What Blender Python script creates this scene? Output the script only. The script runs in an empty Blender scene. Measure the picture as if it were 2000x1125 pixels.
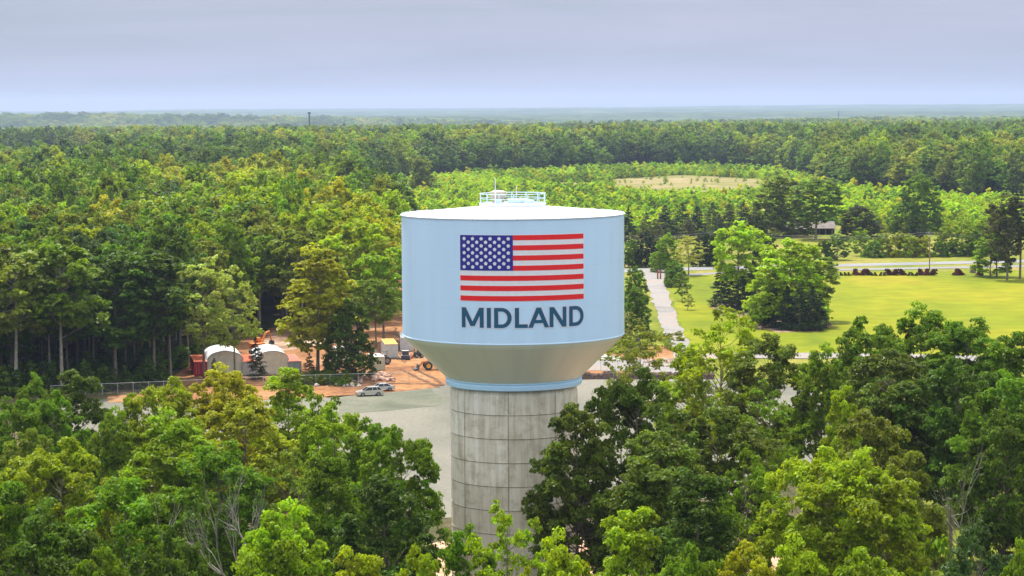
import bpy, bmesh, math, random
import numpy as np
from mathutils import Vector, Matrix, noise
R_ = math.radians
SC = bpy.context.scene
COL = SC.collection

# ---------------------------------------------------------------- camera
FPX, PITCH, ROLL, CAM_H = 4200.0, 4.69, 0.36, 50.6
cp, sp = math.cos(R_(PITCH)), math.sin(R_(PITCH))
cr, sr = math.cos(R_(ROLL)), math.sin(R_(ROLL))
F = Vector((0, cp, -sp)); R0 = Vector((1, 0, 0)); U0 = Vector((0, sp, cp))
CR = R0*cr - U0*sr; CU = U0*cr + R0*sr
CAM = Vector((0, 0, CAM_H))
cd = bpy.data.cameras.new('camera'); cam = bpy.data.objects.new('camera', cd); COL.objects.link(cam)
cd.sensor_width = 36; cd.lens = FPX/2000*36; cd.clip_start = 1; cd.clip_end = 90000
m = Matrix((CR, CU, -F)).transposed().to_4x4(); m.translation = CAM
cam.matrix_world = m
SC.camera = cam

# ---------------------------------------------------------------- sun, sky, exposure
SUN_EL, SUN_AZ = 66.0, -24.0           # azimuth measured from straight ahead (+y), negative = left
sd = Vector((math.sin(R_(SUN_AZ))*math.cos(R_(SUN_EL)), math.cos(R_(SUN_AZ))*math.cos(R_(SUN_EL)), math.sin(R_(SUN_EL))))
sl = bpy.data.lights.new('sun', 'SUN'); sl.energy = 5.0; sl.angle = R_(3); sl.color = (1, .95, .86)
so = bpy.data.objects.new('sun', sl); COL.objects.link(so)
so.rotation_euler = sd.to_track_quat('Z', 'Y').to_euler()
so.location = sd*500
SC.view_settings.view_transform = 'Standard'; SC.view_settings.look = 'None'
SC.view_settings.exposure = 0.56; SC.view_settings.gamma = 1
SC.cycles.use_denoising = True
SC.cycles.max_bounces = 6; SC.cycles.diffuse_bounces = 3; SC.cycles.transparent_max_bounces = 8
SC.cycles.transmission_bounces = 4; SC.cycles.volume_bounces = 0
w = bpy.data.worlds.new('World'); SC.world = w; w.use_nodes = True
nt = w.node_tree; nt.nodes.clear()
def N(tree, t, **kw):
    n = tree.nodes.new(t)
    for k, v in kw.items(): setattr(n, k, v)
    return n
def L(tree, a, b): tree.links.new(a, b)
sky = N(nt, 'ShaderNodeTexSky', sky_type='NISHITA', sun_disc=False)
sky.sun_elevation = R_(SUN_EL); sky.sun_rotation = R_(SUN_AZ); sky.air_density = 1.2; sky.dust_density = 2.0
bg1 = N(nt, 'ShaderNodeBackground'); bg1.inputs['Strength'].default_value = 0.10
L(nt, sky.outputs[0], bg1.inputs[0])
tc = N(nt, 'ShaderNodeTexCoord'); mp = N(nt, 'ShaderNodeMapping'); mp.inputs['Scale'].default_value = (2.2, 2.2, 22)
mp.inputs['Rotation'].default_value = (R_(1.5), R_(-2.0), 0)
L(nt, tc.outputs['Generated'], mp.inputs[0])
nz = N(nt, 'ShaderNodeTexNoise'); nz.inputs['Scale'].default_value = 2.2; nz.inputs['Detail'].default_value = 8; nz.inputs['Roughness'].default_value = .58; nz.inputs['Distortion'].default_value = .35
L(nt, mp.outputs[0], nz.inputs['Vector'])
cr1 = N(nt, 'ShaderNodeValToRGB')
e = cr1.color_ramp.elements
e[0].position = .34; e[0].color = (.262, .30, .39, 1); e[1].position = .68; e[1].color = (.345, .36, .485, 1)
L(nt, nz.outputs[0], cr1.inputs[0])
sep = N(nt, 'ShaderNodeSeparateXYZ'); L(nt, tc.outputs['Generated'], sep.inputs[0])
hr = N(nt, 'ShaderNodeMapRange'); hr.inputs['From Min'].default_value = -0.01; hr.inputs['From Max'].default_value = .035
hr.inputs['To Min'].default_value = .6; hr.inputs['To Max'].default_value = 0; L(nt, sep.outputs['Z'], hr.inputs['Value'])
mxh = N(nt, 'ShaderNodeMix', data_type='RGBA'); L(nt, hr.outputs[0], mxh.inputs['Factor'])
L(nt, cr1.outputs[0], mxh.inputs['A']); mxh.inputs['B'].default_value = (.285, .315, .455, 1)
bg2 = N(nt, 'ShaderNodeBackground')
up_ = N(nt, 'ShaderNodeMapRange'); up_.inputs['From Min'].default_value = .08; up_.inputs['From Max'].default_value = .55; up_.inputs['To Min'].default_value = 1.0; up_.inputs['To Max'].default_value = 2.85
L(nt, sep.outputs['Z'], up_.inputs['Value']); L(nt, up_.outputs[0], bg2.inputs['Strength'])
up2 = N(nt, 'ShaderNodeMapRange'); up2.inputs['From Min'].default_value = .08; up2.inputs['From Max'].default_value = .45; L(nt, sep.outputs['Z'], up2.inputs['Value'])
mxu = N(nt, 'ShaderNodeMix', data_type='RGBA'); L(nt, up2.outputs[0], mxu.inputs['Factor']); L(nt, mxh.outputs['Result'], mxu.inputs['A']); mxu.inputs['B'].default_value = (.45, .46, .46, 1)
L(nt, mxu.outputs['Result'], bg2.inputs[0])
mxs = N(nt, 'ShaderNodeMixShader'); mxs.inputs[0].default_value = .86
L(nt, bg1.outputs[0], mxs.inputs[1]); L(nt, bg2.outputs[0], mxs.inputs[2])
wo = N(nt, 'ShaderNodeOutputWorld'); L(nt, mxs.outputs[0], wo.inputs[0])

# ---------------------------------------------------------------- placing on the ground
def ray(u, v): return F + CR*((u-1000)/FPX) + CU*((562.5-v)/FPX)
def G(u, v, z=0.0):
    d = ray(u, v); t = (z-CAM_H)/d.z; return CAM + d*t
def at(u, v, Y):
    d = ray(u, v); return CAM + d*(Y/d.y)
def proj(x, y, z):
    d = Vector((x, y, z)) - CAM; k = d.dot(F)
    return 1000+FPX*d.dot(CR)/k, 562.5-FPX*d.dot(CU)/k
def vbase(u, v): return G(u, v).y       # distance at which ground shows at that pixel
def inside(px, py, poly):
    c = False; j = len(poly)-1
    for i in range(len(poly)):
        xi, yi = poly[i]; xj, yj = poly[j]
        if (yi > py) != (yj > py) and px < (xj-xi)*(py-yi)/(yj-yi)+xi: c = not c
        j = i
    return c
def sm(a, b, x):
    t = min(1, max(0, (x-a)/(b-a))); return t*t*(3-2*t)
def terrain(x, y):
    d = math.hypot(x, y)
    if d < 1950: return 0.0
    k = sm(1950, 3400, d); az = x/max(1, y)
    h = k*(4.5*noise.noise(Vector((x/700+5.1, y/600+2.2, 0)))+3.5*noise.noise(Vector((x/2600+1.7, y/2000, 3.3))))
    e0 = 3700+2500*sm(-.02, .2, az)
    h -= 30*sm(e0, e0+1800, d)
    if d > 7000:
        for k, (dr, wdt, top, amp) in enumerate(((8600, 900, 30, 9), (10400, 1000, 34, 10), (12600, 1300, 42, 10), (15500, 1500, 60, 15), (19000, 2200, 82, 18))):
            dd = dr+900*noise.noise(Vector((x/3800, k*3.1, 0)))
            hh = top+amp*noise.fractal(Vector((x/2200+k*7, k*5.5, 1.2)), 1.0, 2.0, 4)+2.6*noise.noise(Vector((x/160, y/500, k)))
            if k == 0: hh -= 22*sm(-.06, .12, az)
            h = max(h, (hh+30)*math.exp(-((d-dd)/wdt)**2)-30) if d < 21500 else h
        h += 2.5*noise.noise(Vector((x/120, y/300, 9)))
    return h

# ---------------------------------------------------------------- materials
def mat(name): 
    m = bpy.data.materials.new(name); m.use_nodes = True; return m, m.node_tree, m.node_tree.nodes['Principled BSDF']
def plain(name, col, rough=.6, metal=0.0, var=.12, scale=3.0, bump=0.0, spec=None):
    m, t, b = mat(name)
    b.inputs['Roughness'].default_value = rough; b.inputs['Metallic'].default_value = metal
    if spec is not None: b.inputs['Specular IOR Level'].default_value = spec
    tc = N(t, 'ShaderNodeTexCoord'); nz = N(t, 'ShaderNodeTexNoise'); nz.inputs['Scale'].default_value = scale; nz.inputs['Detail'].default_value = 6
    L(t, tc.outputs['Object'], nz.inputs['Vector'])
    mr = N(t, 'ShaderNodeMapRange'); mr.inputs['From Min'].default_value = .3; mr.inputs['From Max'].default_value = .7
    mr.inputs['To Min'].default_value = 1-var; mr.inputs['To Max'].default_value = 1+var
    L(t, nz.outputs[0], mr.inputs['Value'])
    mx = N(t, 'ShaderNodeVectorMath', operation='SCALE'); mx.inputs[0].default_value = col[:3]
    L(t, mr.outputs[0], mx.inputs['Scale']); L(t, mx.outputs[0], b.inputs['Base Color'])
    if bump:
        bp = N(t, 'ShaderNodeBump'); bp.inputs['Strength'].default_value = bump; L(t, nz.outputs[0], bp.inputs['Height']); L(t, bp.outputs[0], b.inputs['Normal'])
    return m
def ground_mat(name, stops, scale=.05, detail=8, fine=1.2, fstr=.25, stretch=(1, 1, 1), rough=.95, dist=.6, bump=0.3):
    """world-space noise ramp between several soil/grass colours plus a fine grain"""
    m, t, b = mat(name); b.inputs['Roughness'].default_value = rough; b.inputs['Specular IOR Level'].default_value = .15
    tc = N(t, 'ShaderNodeTexCoord'); mp = N(t, 'ShaderNodeMapping'); mp.inputs['Scale'].default_value = stretch
    L(t, tc.outputs['Object'], mp.inputs[0])
    n1 = N(t, 'ShaderNodeTexNoise'); n1.inputs['Scale'].default_value = scale; n1.inputs['Detail'].default_value = detail; n1.inputs['Distortion'].default_value = dist
    n1.inputs['Roughness'].default_value = .6
    n2 = N(t, 'ShaderNodeTexNoise'); n2.inputs['Scale'].default_value = fine; n2.inputs['Detail'].default_value = 4
    L(t, mp.outputs[0], n1.inputs['Vector']); L(t, tc.outputs['Object'], n2.inputs['Vector'])
    r = N(t, 'ShaderNodeValToRGB'); el = r.color_ramp.elements
    for i, (p, c) in enumerate(stops):
        if i < 2: el[i].position = p
        else: el.new(p)
    for i, (p, c) in enumerate(stops): el[i].position = p; el[i].color = (*c, 1)
    L(t, n1.outputs[0], r.inputs[0])
    mr = N(t, 'ShaderNodeMapRange'); mr.inputs['From Min'].default_value = .3; mr.inputs['From Max'].default_value = .7
    mr.inputs['To Min'].default_value = 1-fstr; mr.inputs['To Max'].default_value = 1+fstr; L(t, n2.outputs[0], mr.inputs['Value'])
    mx = N(t, 'ShaderNodeVectorMath', operation='SCALE'); L(t, r.outputs[0], mx.inputs[0]); L(t, mr.outputs[0], mx.inputs['Scale'])
    L(t, mx.outputs[0], b.inputs['Base Color'])
    if bump:
        bp = N(t, 'ShaderNodeBump'); bp.inputs['Strength'].default_value = bump; bp.inputs['Distance'].default_value = .3
        L(t, n2.outputs[0], bp.inputs['Height']); L(t, bp.outputs[0], b.inputs['Normal'])
    return m
def leaf_mat(name, inst=False, trans=.40):
    m, t, b = mat(name)
    if inst:
        a = N(t, 'ShaderNodeAttribute', attribute_type='INSTANCER', attribute_name='tcol'); c0 = a.outputs['Color']
    else:
        a = N(t, 'ShaderNodeObjectInfo'); c0 = a.outputs['Color']
    g = N(t, 'ShaderNodeNewGeometry')
    ti = N(t, 'ShaderNodeAttribute', attribute_name='tint')
    ad = N(t, 'ShaderNodeMath', operation='MULTIPLY_ADD'); L(t, g.outputs['Random Per Island'], ad.inputs[0]); ad.inputs[1].default_value = .5
    L(t, ti.outputs['Fac'], ad.inputs[2])          # .5*leaf + clump
    mr = N(t, 'ShaderNodeMapRange'); mr.inputs['From Max'].default_value = 1.5; mr.inputs['To Min'].default_value = .50; mr.inputs['To Max'].default_value = 1.6
    L(t, ad.outputs[0], mr.inputs['Value'])
    mx = N(t, 'ShaderNodeVectorMath', operation='SCALE'); L(t, c0, mx.inputs[0]); L(t, mr.outputs[0], mx.inputs['Scale'])
    hs = N(t, 'ShaderNodeHueSaturation'); L(t, mx.outputs[0], hs.inputs['Color'])
    mh = N(t, 'ShaderNodeMapRange'); mh.inputs['To Min'].default_value = .488; mh.inputs['To Max'].default_value = .512; L(t, ti.outputs['Fac'], mh.inputs['Value'])
    L(t, mh.outputs[0], hs.inputs['Hue'])
    L(t, hs.outputs[0], b.inputs['Base Color']); b.inputs['Roughness'].default_value = .55; b.inputs['Specular IOR Level'].default_value = .22
    tr = N(t, 'ShaderNodeBsdfTranslucent')
    tb = N(t, 'ShaderNodeMix', data_type='RGBA', blend_type='MULTIPLY'); tb.inputs['Factor'].default_value = 1
    L(t, hs.outputs[0], tb.inputs['A']); tb.inputs['B'].default_value = (1.7, 1.45, .7, 1)
    L(t, tb.outputs['Result'], tr.inputs[0])
    ms = N(t, 'ShaderNodeMixShader'); ms.inputs[0].default_value = trans
    L(t, b.outputs[0], ms.inputs[1]); L(t, tr.outputs[0], ms.inputs[2])
    L(t, ms.outputs[0], t.nodes['Material Output'].inputs[0])
    return m
M = {}
M['leaf'] = leaf_mat('leaf'); M['leaf_i'] = leaf_mat('leaf_instanced', True)
M['bark'] = plain('bark', (.17, .14, .11), .9, var=.35, scale=2)
M['barkpale'] = plain('bark_pale', (.27, .25, .21), .9, var=.3, scale=2)
M['white'] = plain('white_metal', (.72, .74, .76), .5, var=.06)
M['rail'] = plain('rail_paint', (.50, .66, .80), .45, var=.05)
M['dark'] = plain('dark_metal', (.03, .035, .045), .5)
M['tyre'] = plain('tyre', (.025, .025, .027), .8)
M['galv'] = plain('galvanised', (.45, .46, .46), .45, .5)
M['orange'] = plain('orange_paint', (.55, .16, .02), .5, var=.2)
M['yellow'] = plain('yellow_paint', (.60, .33, .05), .5, var=.2)
M['rust'] = plain('rust', (.25, .09, .05), .8, var=.35)
M['glass'] = plain('window_glass', (.012, .015, .018), .15, var=.0, spec=.35)
M['rim'] = plain('wheel_rim', (.28, .28, .30), .3, .8)
M['lamp'] = plain('lamp_lens', (.75, .75, .72), .2)
M['red'] = plain('red_lens', (.4, .02, .02), .3)
M['concrete_s'] = plain('rubble_concrete', (.42, .38, .33), .9, var=.35, scale=1.5)
M['stone'] = plain('stone', (.22, .17, .13), .9, var=.35, scale=1.5)

# ---------------------------------------------------------------- mesh helpers
def tag(o, label=None, cat=None, group=None, kind=None):
    if label: o['label'] = label
    if cat: o['category'] = cat
    if group: o['group'] = group
    if kind: o['kind'] = kind
    return o
def link(name, me, parent=None, loc=None):
    o = bpy.data.objects.new(name, me); COL.objects.link(o)
    if parent: o.parent = parent
    if loc is not None: o.location = loc
    return o
def empty(name, loc, rz=0.0):
    o = link(name, None, loc=loc); o.rotation_euler = (0, 0, rz); o.empty_display_size = .5; return o
class MB:
    def __init__(s): s.bm = bmesh.new(); s.mats = []
    def mi(s, m):
        if m not in s.mats: s.mats.append(m)
        return s.mats.index(m)
    def _f(s, faces, m, smooth=False):
        i = s.mi(m)
        for f in faces: f.material_index = i; f.smooth = smooth
    def box(s, c, size, m, rz=0, rx=0, ry=0, bevel=0):
        r = bmesh.ops.create_cube(s.bm, size=1)
        vs = r['verts']
        mt = Matrix.Translation(c) @ Matrix.Rotation(rz, 4, 'Z') @ Matrix.Rotation(ry, 4, 'Y') @ Matrix.Rotation(rx, 4, 'X') @ Matrix.Diagonal((*size, 1))
        bmesh.ops.transform(s.bm, matrix=mt, verts=vs)
        fs = list({f for v in vs for f in v.link_faces}); s._f(fs, m)
        if bevel:
            bmesh.ops.bevel(s.bm, geom=list({e for v in vs for e in v.link_edges}), offset=bevel, segments=2, affect='EDGES', profile=.6)
        return s
    def lathe(s, prof, m, n=64, smooth=True, c=(0, 0, 0), a0=0, a1=2*math.pi):
        full = abs(a1-a0-2*math.pi) < 1e-6; rings = []
        k = n if full else n+1
        for r, z in prof:
            rings.append([s.bm.verts.new((c[0]+r*math.cos(a0+(a1-a0)*i/n), c[1]+r*math.sin(a0+(a1-a0)*i/n), c[2]+z)) for i in range(k)])
        fs = []
        for a, b in zip(rings, rings[1:]):
            for i in range(n):
                j = (i+1) % k
                fs.append(s.bm.faces.new((a[i], a[j], b[j], b[i])))
        s._f(fs, m, smooth); return s
    def tube(s, pts, rad, m, n=6, closed=False, cap=True):
        pts = [Vector(p) for p in pts]; k = len(pts)
        if not hasattr(rad, '__len__'): rad = [rad]*k
        rings = []; up = Vector((0, 0, 1))
        for i, p in enumerate(pts):
            if closed: t = pts[(i+1) % k]-pts[i-1]
            else: t = pts[min(i+1, k-1)]-pts[max(i-1, 0)]
            t.normalize(); a = t.cross(up)
            if a.length < .05: a = t.cross(Vector((1, 0, 0)))
            a.normalize(); b = t.cross(a)
            rings.append([s.bm.verts.new(p+(a*math.cos(2*math.pi*j/n)+b*math.sin(2*math.pi*j/n))*rad[i]) for j in range(n)])
        fs = []
        pr = list(zip(rings, rings[1:]+rings[:1])) if closed else list(zip(rings, rings[1:]))
        for a, b in pr:
            for j in range(n): fs.append(s.bm.faces.new((a[j], a[(j+1) % n], b[(j+1) % n], b[j])))
        if cap and not closed:
            fs.append(s.bm.faces.new(rings[0][::-1])); fs.append(s.bm.faces.new(rings[-1]))
        s._f(fs, m, True); return s
    def prism(s, poly, y0, y1, m, axis='y', smooth=False):
        """extrude a 2-D outline (x,z) from y0 to y1"""
        f = (lambda p, d: (p[0], d, p[1])) if axis == 'y' else (lambda p, d: (d, p[0], p[1])) if axis == 'x' else (lambda p, d: (p[0], p[1], d))
        a = [s.bm.verts.new(f(p, y0)) for p in poly]; b = [s.bm.verts.new(f(p, y1)) for p in poly]
        n = len(poly); fs = []
        for i in range(n): fs.append(s.bm.faces.new((a[i], a[(i+1) % n], b[(i+1) % n], b[i])))
        s._f(fs, m, smooth)
        s._f([s.bm.faces.new(a[::-1]), s.bm.faces.new(b)], m); return s
    def ball(s, c, size, m, sub=2, jit=.15, seed=0):
        r = bmesh.ops.create_icosphere(s.bm, subdivisions=sub, radius=1); rg = random.Random(seed)
        o = Vector((rg.random()*50, rg.random()*50, 0))
        for v in r['verts']:
            v.co *= 1+jit*2*noise.noise(v.co*1.6+o)
            v.co = Vector((v.co.x*size[0], v.co.y*size[1], v.co.z*size[2]))+Vector(c)
        s._f(list({f for v in r['verts'] for f in v.link_faces}), m, False); return s
    def build(s, name, parent=None, loc=None, bend=None):
        me = bpy.data.meshes.new(name); bmesh.ops.recalc_face_normals(s.bm, faces=s.bm.faces)
        s.bm.to_mesh(me); s.bm.free()
        for m in s.mats: me.materials.append(m)
        me.set_sharp_from_angle(angle=R_(18))
        return link(name, me, parent, loc)
def fast_mesh(name, verts, quads, mats, tint=None):
    me = bpy.data.meshes.new(name); nv, nf = len(verts), len(quads); k = quads.shape[1]
    me.vertices.add(nv); me.vertices.foreach_set('co', verts.astype(np.float32).ravel())
    me.loops.add(nf*k); me.loops.foreach_set('vertex_index', quads.astype(np.int32).ravel())
    me.polygons.add(nf); me.polygons.foreach_set('loop_start', np.arange(0, nf*k, k, dtype=np.int32))
    me.update(calc_edges=True)
    for m in mats: me.materials.append(m)
    if tint is not None:
        a = me.attributes.new('tint', 'FLOAT', 'FACE'); a.data.foreach_set('value', tint.astype(np.float32))
    return me

# ---------------------------------------------------------------- ground, terrain and its sheets
def build_ground():
    ds = [0, 60, 120, 200, 300, 420, 560, 720, 900, 1100, 1300, 1500]
    d = 1500
    while d < 24000: d *= 1.02 if d > 6000 else 1.03; ds.append(d)
    nx = 260; V = []; Q = []
    for d in ds:
        for i in range(nx+1):
            s = -1.0+2.0*i/nx; x = .75*s*(abs(s)**.35)*(d+350); y = d - 60
            V.append((x, y, terrain(x, y)))
    for j in range(len(ds)-1):
        for i in range(nx): a = j*(nx+1)+i; Q.append((a, a+1, a+nx+2, a+nx+1))
    gm = ground_mat('forest_floor', [(.30, (.035, .032, .018)), (.45, (.060, .058, .022)), (.56, (.10, .075, .045)), (.70, (.24, .12, .065))], .035, fine=.6)
    me = fast_mesh('ground', np.array(V), np.array(Q), [gm])
    for p in me.polygons: p.use_smooth = True
    o = link('ground', me); tag(o, kind='structure')
    # far hills of the same sheet take a canopy colour
    hm = ground_mat('far_canopy', [(.35, (.012, .030, .010)), (.5, (.030, .060, .014)), (.62, (.06, .09, .02)), (.72, (.10, .12, .04))], .006, fine=.02, fstr=.5, bump=0, detail=12)
    me.materials.append(hm)
    for p in me.polygons:
        if p.center.y > 4300: p.material_index = 1
build_ground()
def sheet(name, pts, z, m, jit=0.0, step=6.0, seed=1, pix=True):
    P = [G(*p) if pix else Vector((p[0], p[1], 0)) for p in pts]; out = []
    for i, a in enumerate(P):
        b = P[(i+1) % len(P)]; n = max(1, int((b-a).length/step)) if jit else 1
        for k in range(n):
            q = a.lerp(b, k/n)
            if jit:
                q += Vector((noise.noise(q*.11+Vector((seed, 0, 0))), noise.noise(q*.11+Vector((0, seed, 9))), 0))*jit*2
                q += Vector((noise.noise(q*.5+Vector((seed, 0, 0))), noise.noise(q*.5+Vector((0, seed, 9))), 0))*jit*.8
            out.append((q.x, q.y, z))
    bm = bmesh.new(); f = bm.faces.new([bm.verts.new(p) for p in out])
    if f.normal.z < 0: f.normal_flip()
    bmesh.ops.triangulate(bm, faces=[f])
    me = bpy.data.meshes.new(name); bm.to_mesh(me); bm.free(); me.materials.append(m)
    for p in me.polygons:
        pass
    return tag(link(name, me), kind='structure')
soil = ground_mat('red_soil', [(.25, (.10, .05, .03)), (.42, (.20, .090, .040)), (.55, (.28, .135, .055)), (.70, (.28, .185, .11))], .06, fine=.7, fstr=.35)
soil_dark = ground_mat('churned_soil', [(.3, (.10, .06, .04)), (.5, (.22, .13, .085)), (.62, (.40, .30, .22)), (.75, (.5, .4, .3))], .09, fine=.9, fstr=.4)
gravel = ground_mat('gravel', [(.28, (.10, .102, .080)), (.45, (.145, .140, .115)), (.6, (.185, .172, .142)), (.75, (.225, .195, .15))], .03, fine=1.6, fstr=.13, stretch=(1, .5, 1), bump=.15)
lawnm = ground_mat('lawn', [(.30, (.095, .130, .0005)), (.44, (.145, .172, .0005)), (.58, (.185, .190, .001)), (.74, (.24, .195, .012))], .028, fine=.14, fstr=.16, stretch=(1, .45, 1))
roughg = ground_mat('rough_grass', [(.3, (.08, .115, .008)), (.5, (.15, .165, .012)), (.62, (.22, .19, .04)), (.75, (.30, .22, .11))], .04, fine=.5, fstr=.25)
dryf = ground_mat('dry_field', [(.3, (.11, .13, .02)), (.48, (.19, .165, .06)), (.65, (.27, .21, .11))], .02, fine=.3, fstr=.2)
asph = ground_mat('pale_asphalt', [(.3, (.16, .16, .17)), (.6, (.22, .22, .225)), (.8, (.26, .25, .24))], .05, fine=2, fstr=.08, bump=.05)
drivem = ground_mat('pale_drive', [(.3, (.17, .16, .155)), (.5, (.235, .22, .215)), (.75, (.27, .205, .165))], .06, fine=1.2, fstr=.12)

sheet('grass_verge', [(680, 470), (690, 345), (870, 338), (1230, 326), (1500, 328), (1640, 360), (2150, 380), (2150, 820), (1320, 760), (1130, 700), (1130, 470)], .02, roughg, 4, 20)
sheet('dry_field', [(1190, 353), (1240, 345), (1330, 343), (1420, 345), (1490, 352), (1500, 366), (1440, 372), (1380, 377), (1300, 373), (1230, 366)], .05, dryf, 8, 20, 3)
sheet('dry_field', [(1040, 369), (1090, 357), (1160, 357), (1150, 366), (1100, 370)], .05, dryf, 6, 20, 4)
sheet('lawn', [(1306, 562), (1300, 545), (1330, 538), (1640, 531), (2150, 529), (2150, 690), (1800, 705), (1640, 690), (1450, 695), (1365, 700), (1335, 640), (1318, 590)], .05, lawnm, 1.2, 8, 5)
sheet('grass_verge', [(800, 474), (1240, 474), (1240, 700), (1000, 686), (860, 634), (804, 560)], .03, roughg, 1.5, 10, 40)
sheet('grass_verge', [(1490, 742), (1640, 708), (1960, 712), (2700, 700), (2700, 1300), (1600, 1300), (1500, 1180), (1560, 1030), (1660, 900)], .03, roughg, 1.5, 8, 41)
sheet('lawn', [(2140, 529), (2700, 522), (2700, 720), (2140, 692)], .05, lawnm, 1.0, 8, 42)
sheet('lawn', [(1205, 700), (1205, 560), (1262, 552), (1268, 600), (1290, 650), (1312, 700)], .05, roughg, 1.2, 8, 6)
sheet('dry_grass', [(1520, 500), (1530, 466), (1600, 462), (1740, 470), (1760, 498), (1640, 504)], .05, roughg, 3, 10, 7)
sheet('road', [(1100, 529), (1270, 524), (1640, 516.0), (2150, 504), (2150, 509.5), (1640, 521.5), (1330, 529), (1270, 531), (1100, 536)], .09, asph, 0)
sheet('road', [(1330, 536), (1420, 531.5), (1640, 525.5), (2150, 515), (2150, 519), (1640, 529), (1420, 535), (1330, 540)], .09, asph, 0)
sheet('driveway', [(1248, 527), (1306, 525), (1297, 545), (1302, 565), (1311, 590), (1322, 620), (1339, 660), (1358, 700), (1378, 745), (1306, 745), (1318, 700), (1298, 655), (1282, 610), (1272, 580), (1262, 550)], .12, drivem, .5, 4, 8)
sheet('path', [(1330, 694), (1440, 690), (1700, 690), (1950, 697), (1950, 708), (1700, 701), (1440, 701), (1330, 705)], .14, drivem, .4, 5, 8)
sheet('gravel_lot', [(120, 800), (215, 778), (320, 773), (480, 771), (630, 771), (720, 766), (790, 760), (860, 754), (960, 741), (1140, 737), (1330, 737), (1480, 742), (1700, 790), (1660, 900), (1500, 960), (1150, 1000), (860, 1010), (600, 1000), (300, 1000), (150, 900)], .06, gravel, 1.0, 6, 9)
sheet('soil_yard', [(330, 745), (360, 712), (400, 690), (520, 642), (640, 634), (735, 628), (772, 590), (770, 540), (785, 500), (800, 500), (800, 560), (850, 640), (1000, 690), (1140, 705), (1330, 705), (1335, 742), (1140, 741), (960, 745), (860, 760), (780, 768), (620, 777), (480, 778), (330, 778)], .04, soil, 1.5, 6, 10)
sheet('churned_soil', [(510, 690), (520, 650), (600, 642), (700, 645), (680, 668), (600, 680)], .07, soil_dark, 2, 5, 11)
sheet('churned_soil', [(1135, 723), (1150, 705), (1240, 700), (1335, 704), (1335, 728), (1240, 728)], .07, drivem, 1, 5, 12)
sheet('soil_patch', [(1180, 695), (1200, 676), (1260, 672), (1325, 680), (1330, 700), (1260, 703)], .09, soil, 1, 5, 13)
sheet('soil_verge', [(600, 779), (720, 771), (790, 764), (860, 758), (860, 745), (760, 752), (640, 757), (540, 760), (210, 775), (215, 787), (480, 782)], .09, soil, 1, 5, 14)
sheet('gravel_lot', [(640, 775), (720, 769), (800, 765), (862, 762), (868, 776), (840, 792), (760, 802), (660, 808)], .09, ground_mat('greenish_gravel', [(.3, (.085, .092, .065)), (.5, (.12, .125, .09)), (.7, (.155, .15, .115))], .08, fine=1.6, fstr=.15), 1.5, 4, 21)  # darker, greener patch of the gravel
rutm = ground_mat('wet_rut', [(.35, (.075, .04, .025)), (.55, (.15, .075, .04)), (.7, (.24, .13, .07))], .3, fine=2)
for k, tr in enumerate(([(782, 722), (786, 722), (828, 742), (862, 757), (856, 758), (822, 744)], [(800, 716), (803, 716), (842, 736), (875, 752), (870, 753), (838, 738)], [(700, 752), (760, 749), (840, 749), (870, 753), (868, 754.5), (835, 751), (760, 751), (700, 754)], [(770, 640), (774, 640), (778, 672), (795, 708), (790, 709), (774, 676)])):
    sheet('tyre_track', tr, .12+.01*k, rutm, .35, 2, 30+k)
sheet('planting_bed', [(1385, 600), (1420, 590), (1470, 592), (1500, 610), (1480, 622), (1420, 620)], .08, soil_dark, .8, 3, 15)
sheet('planting_bed', [(1472, 636), (1500, 622), (1580, 620), (1625, 636), (1600, 648), (1520, 650)], .08, soil_dark, .8, 3, 16)
sheet('soil_patch', [(700, 1145), (760, 1080), (900, 1060), (1200, 1030), (1420, 1020), (1560, 1040), (1600, 1180), (900, 1240)], .05, ground_mat('pink_soil', [(.3, (.34, .17, .10)), (.5, (.5, .30, .2)), (.7, (.55, .38, .28))], .1, fine=1), 1.5, 5, 17)
sheet('soil_patch', [(1780, 1080), (1800, 960), (1900, 850), (2060, 850), (2060, 1100)], .05, roughg, 1.5, 5, 18)

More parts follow.
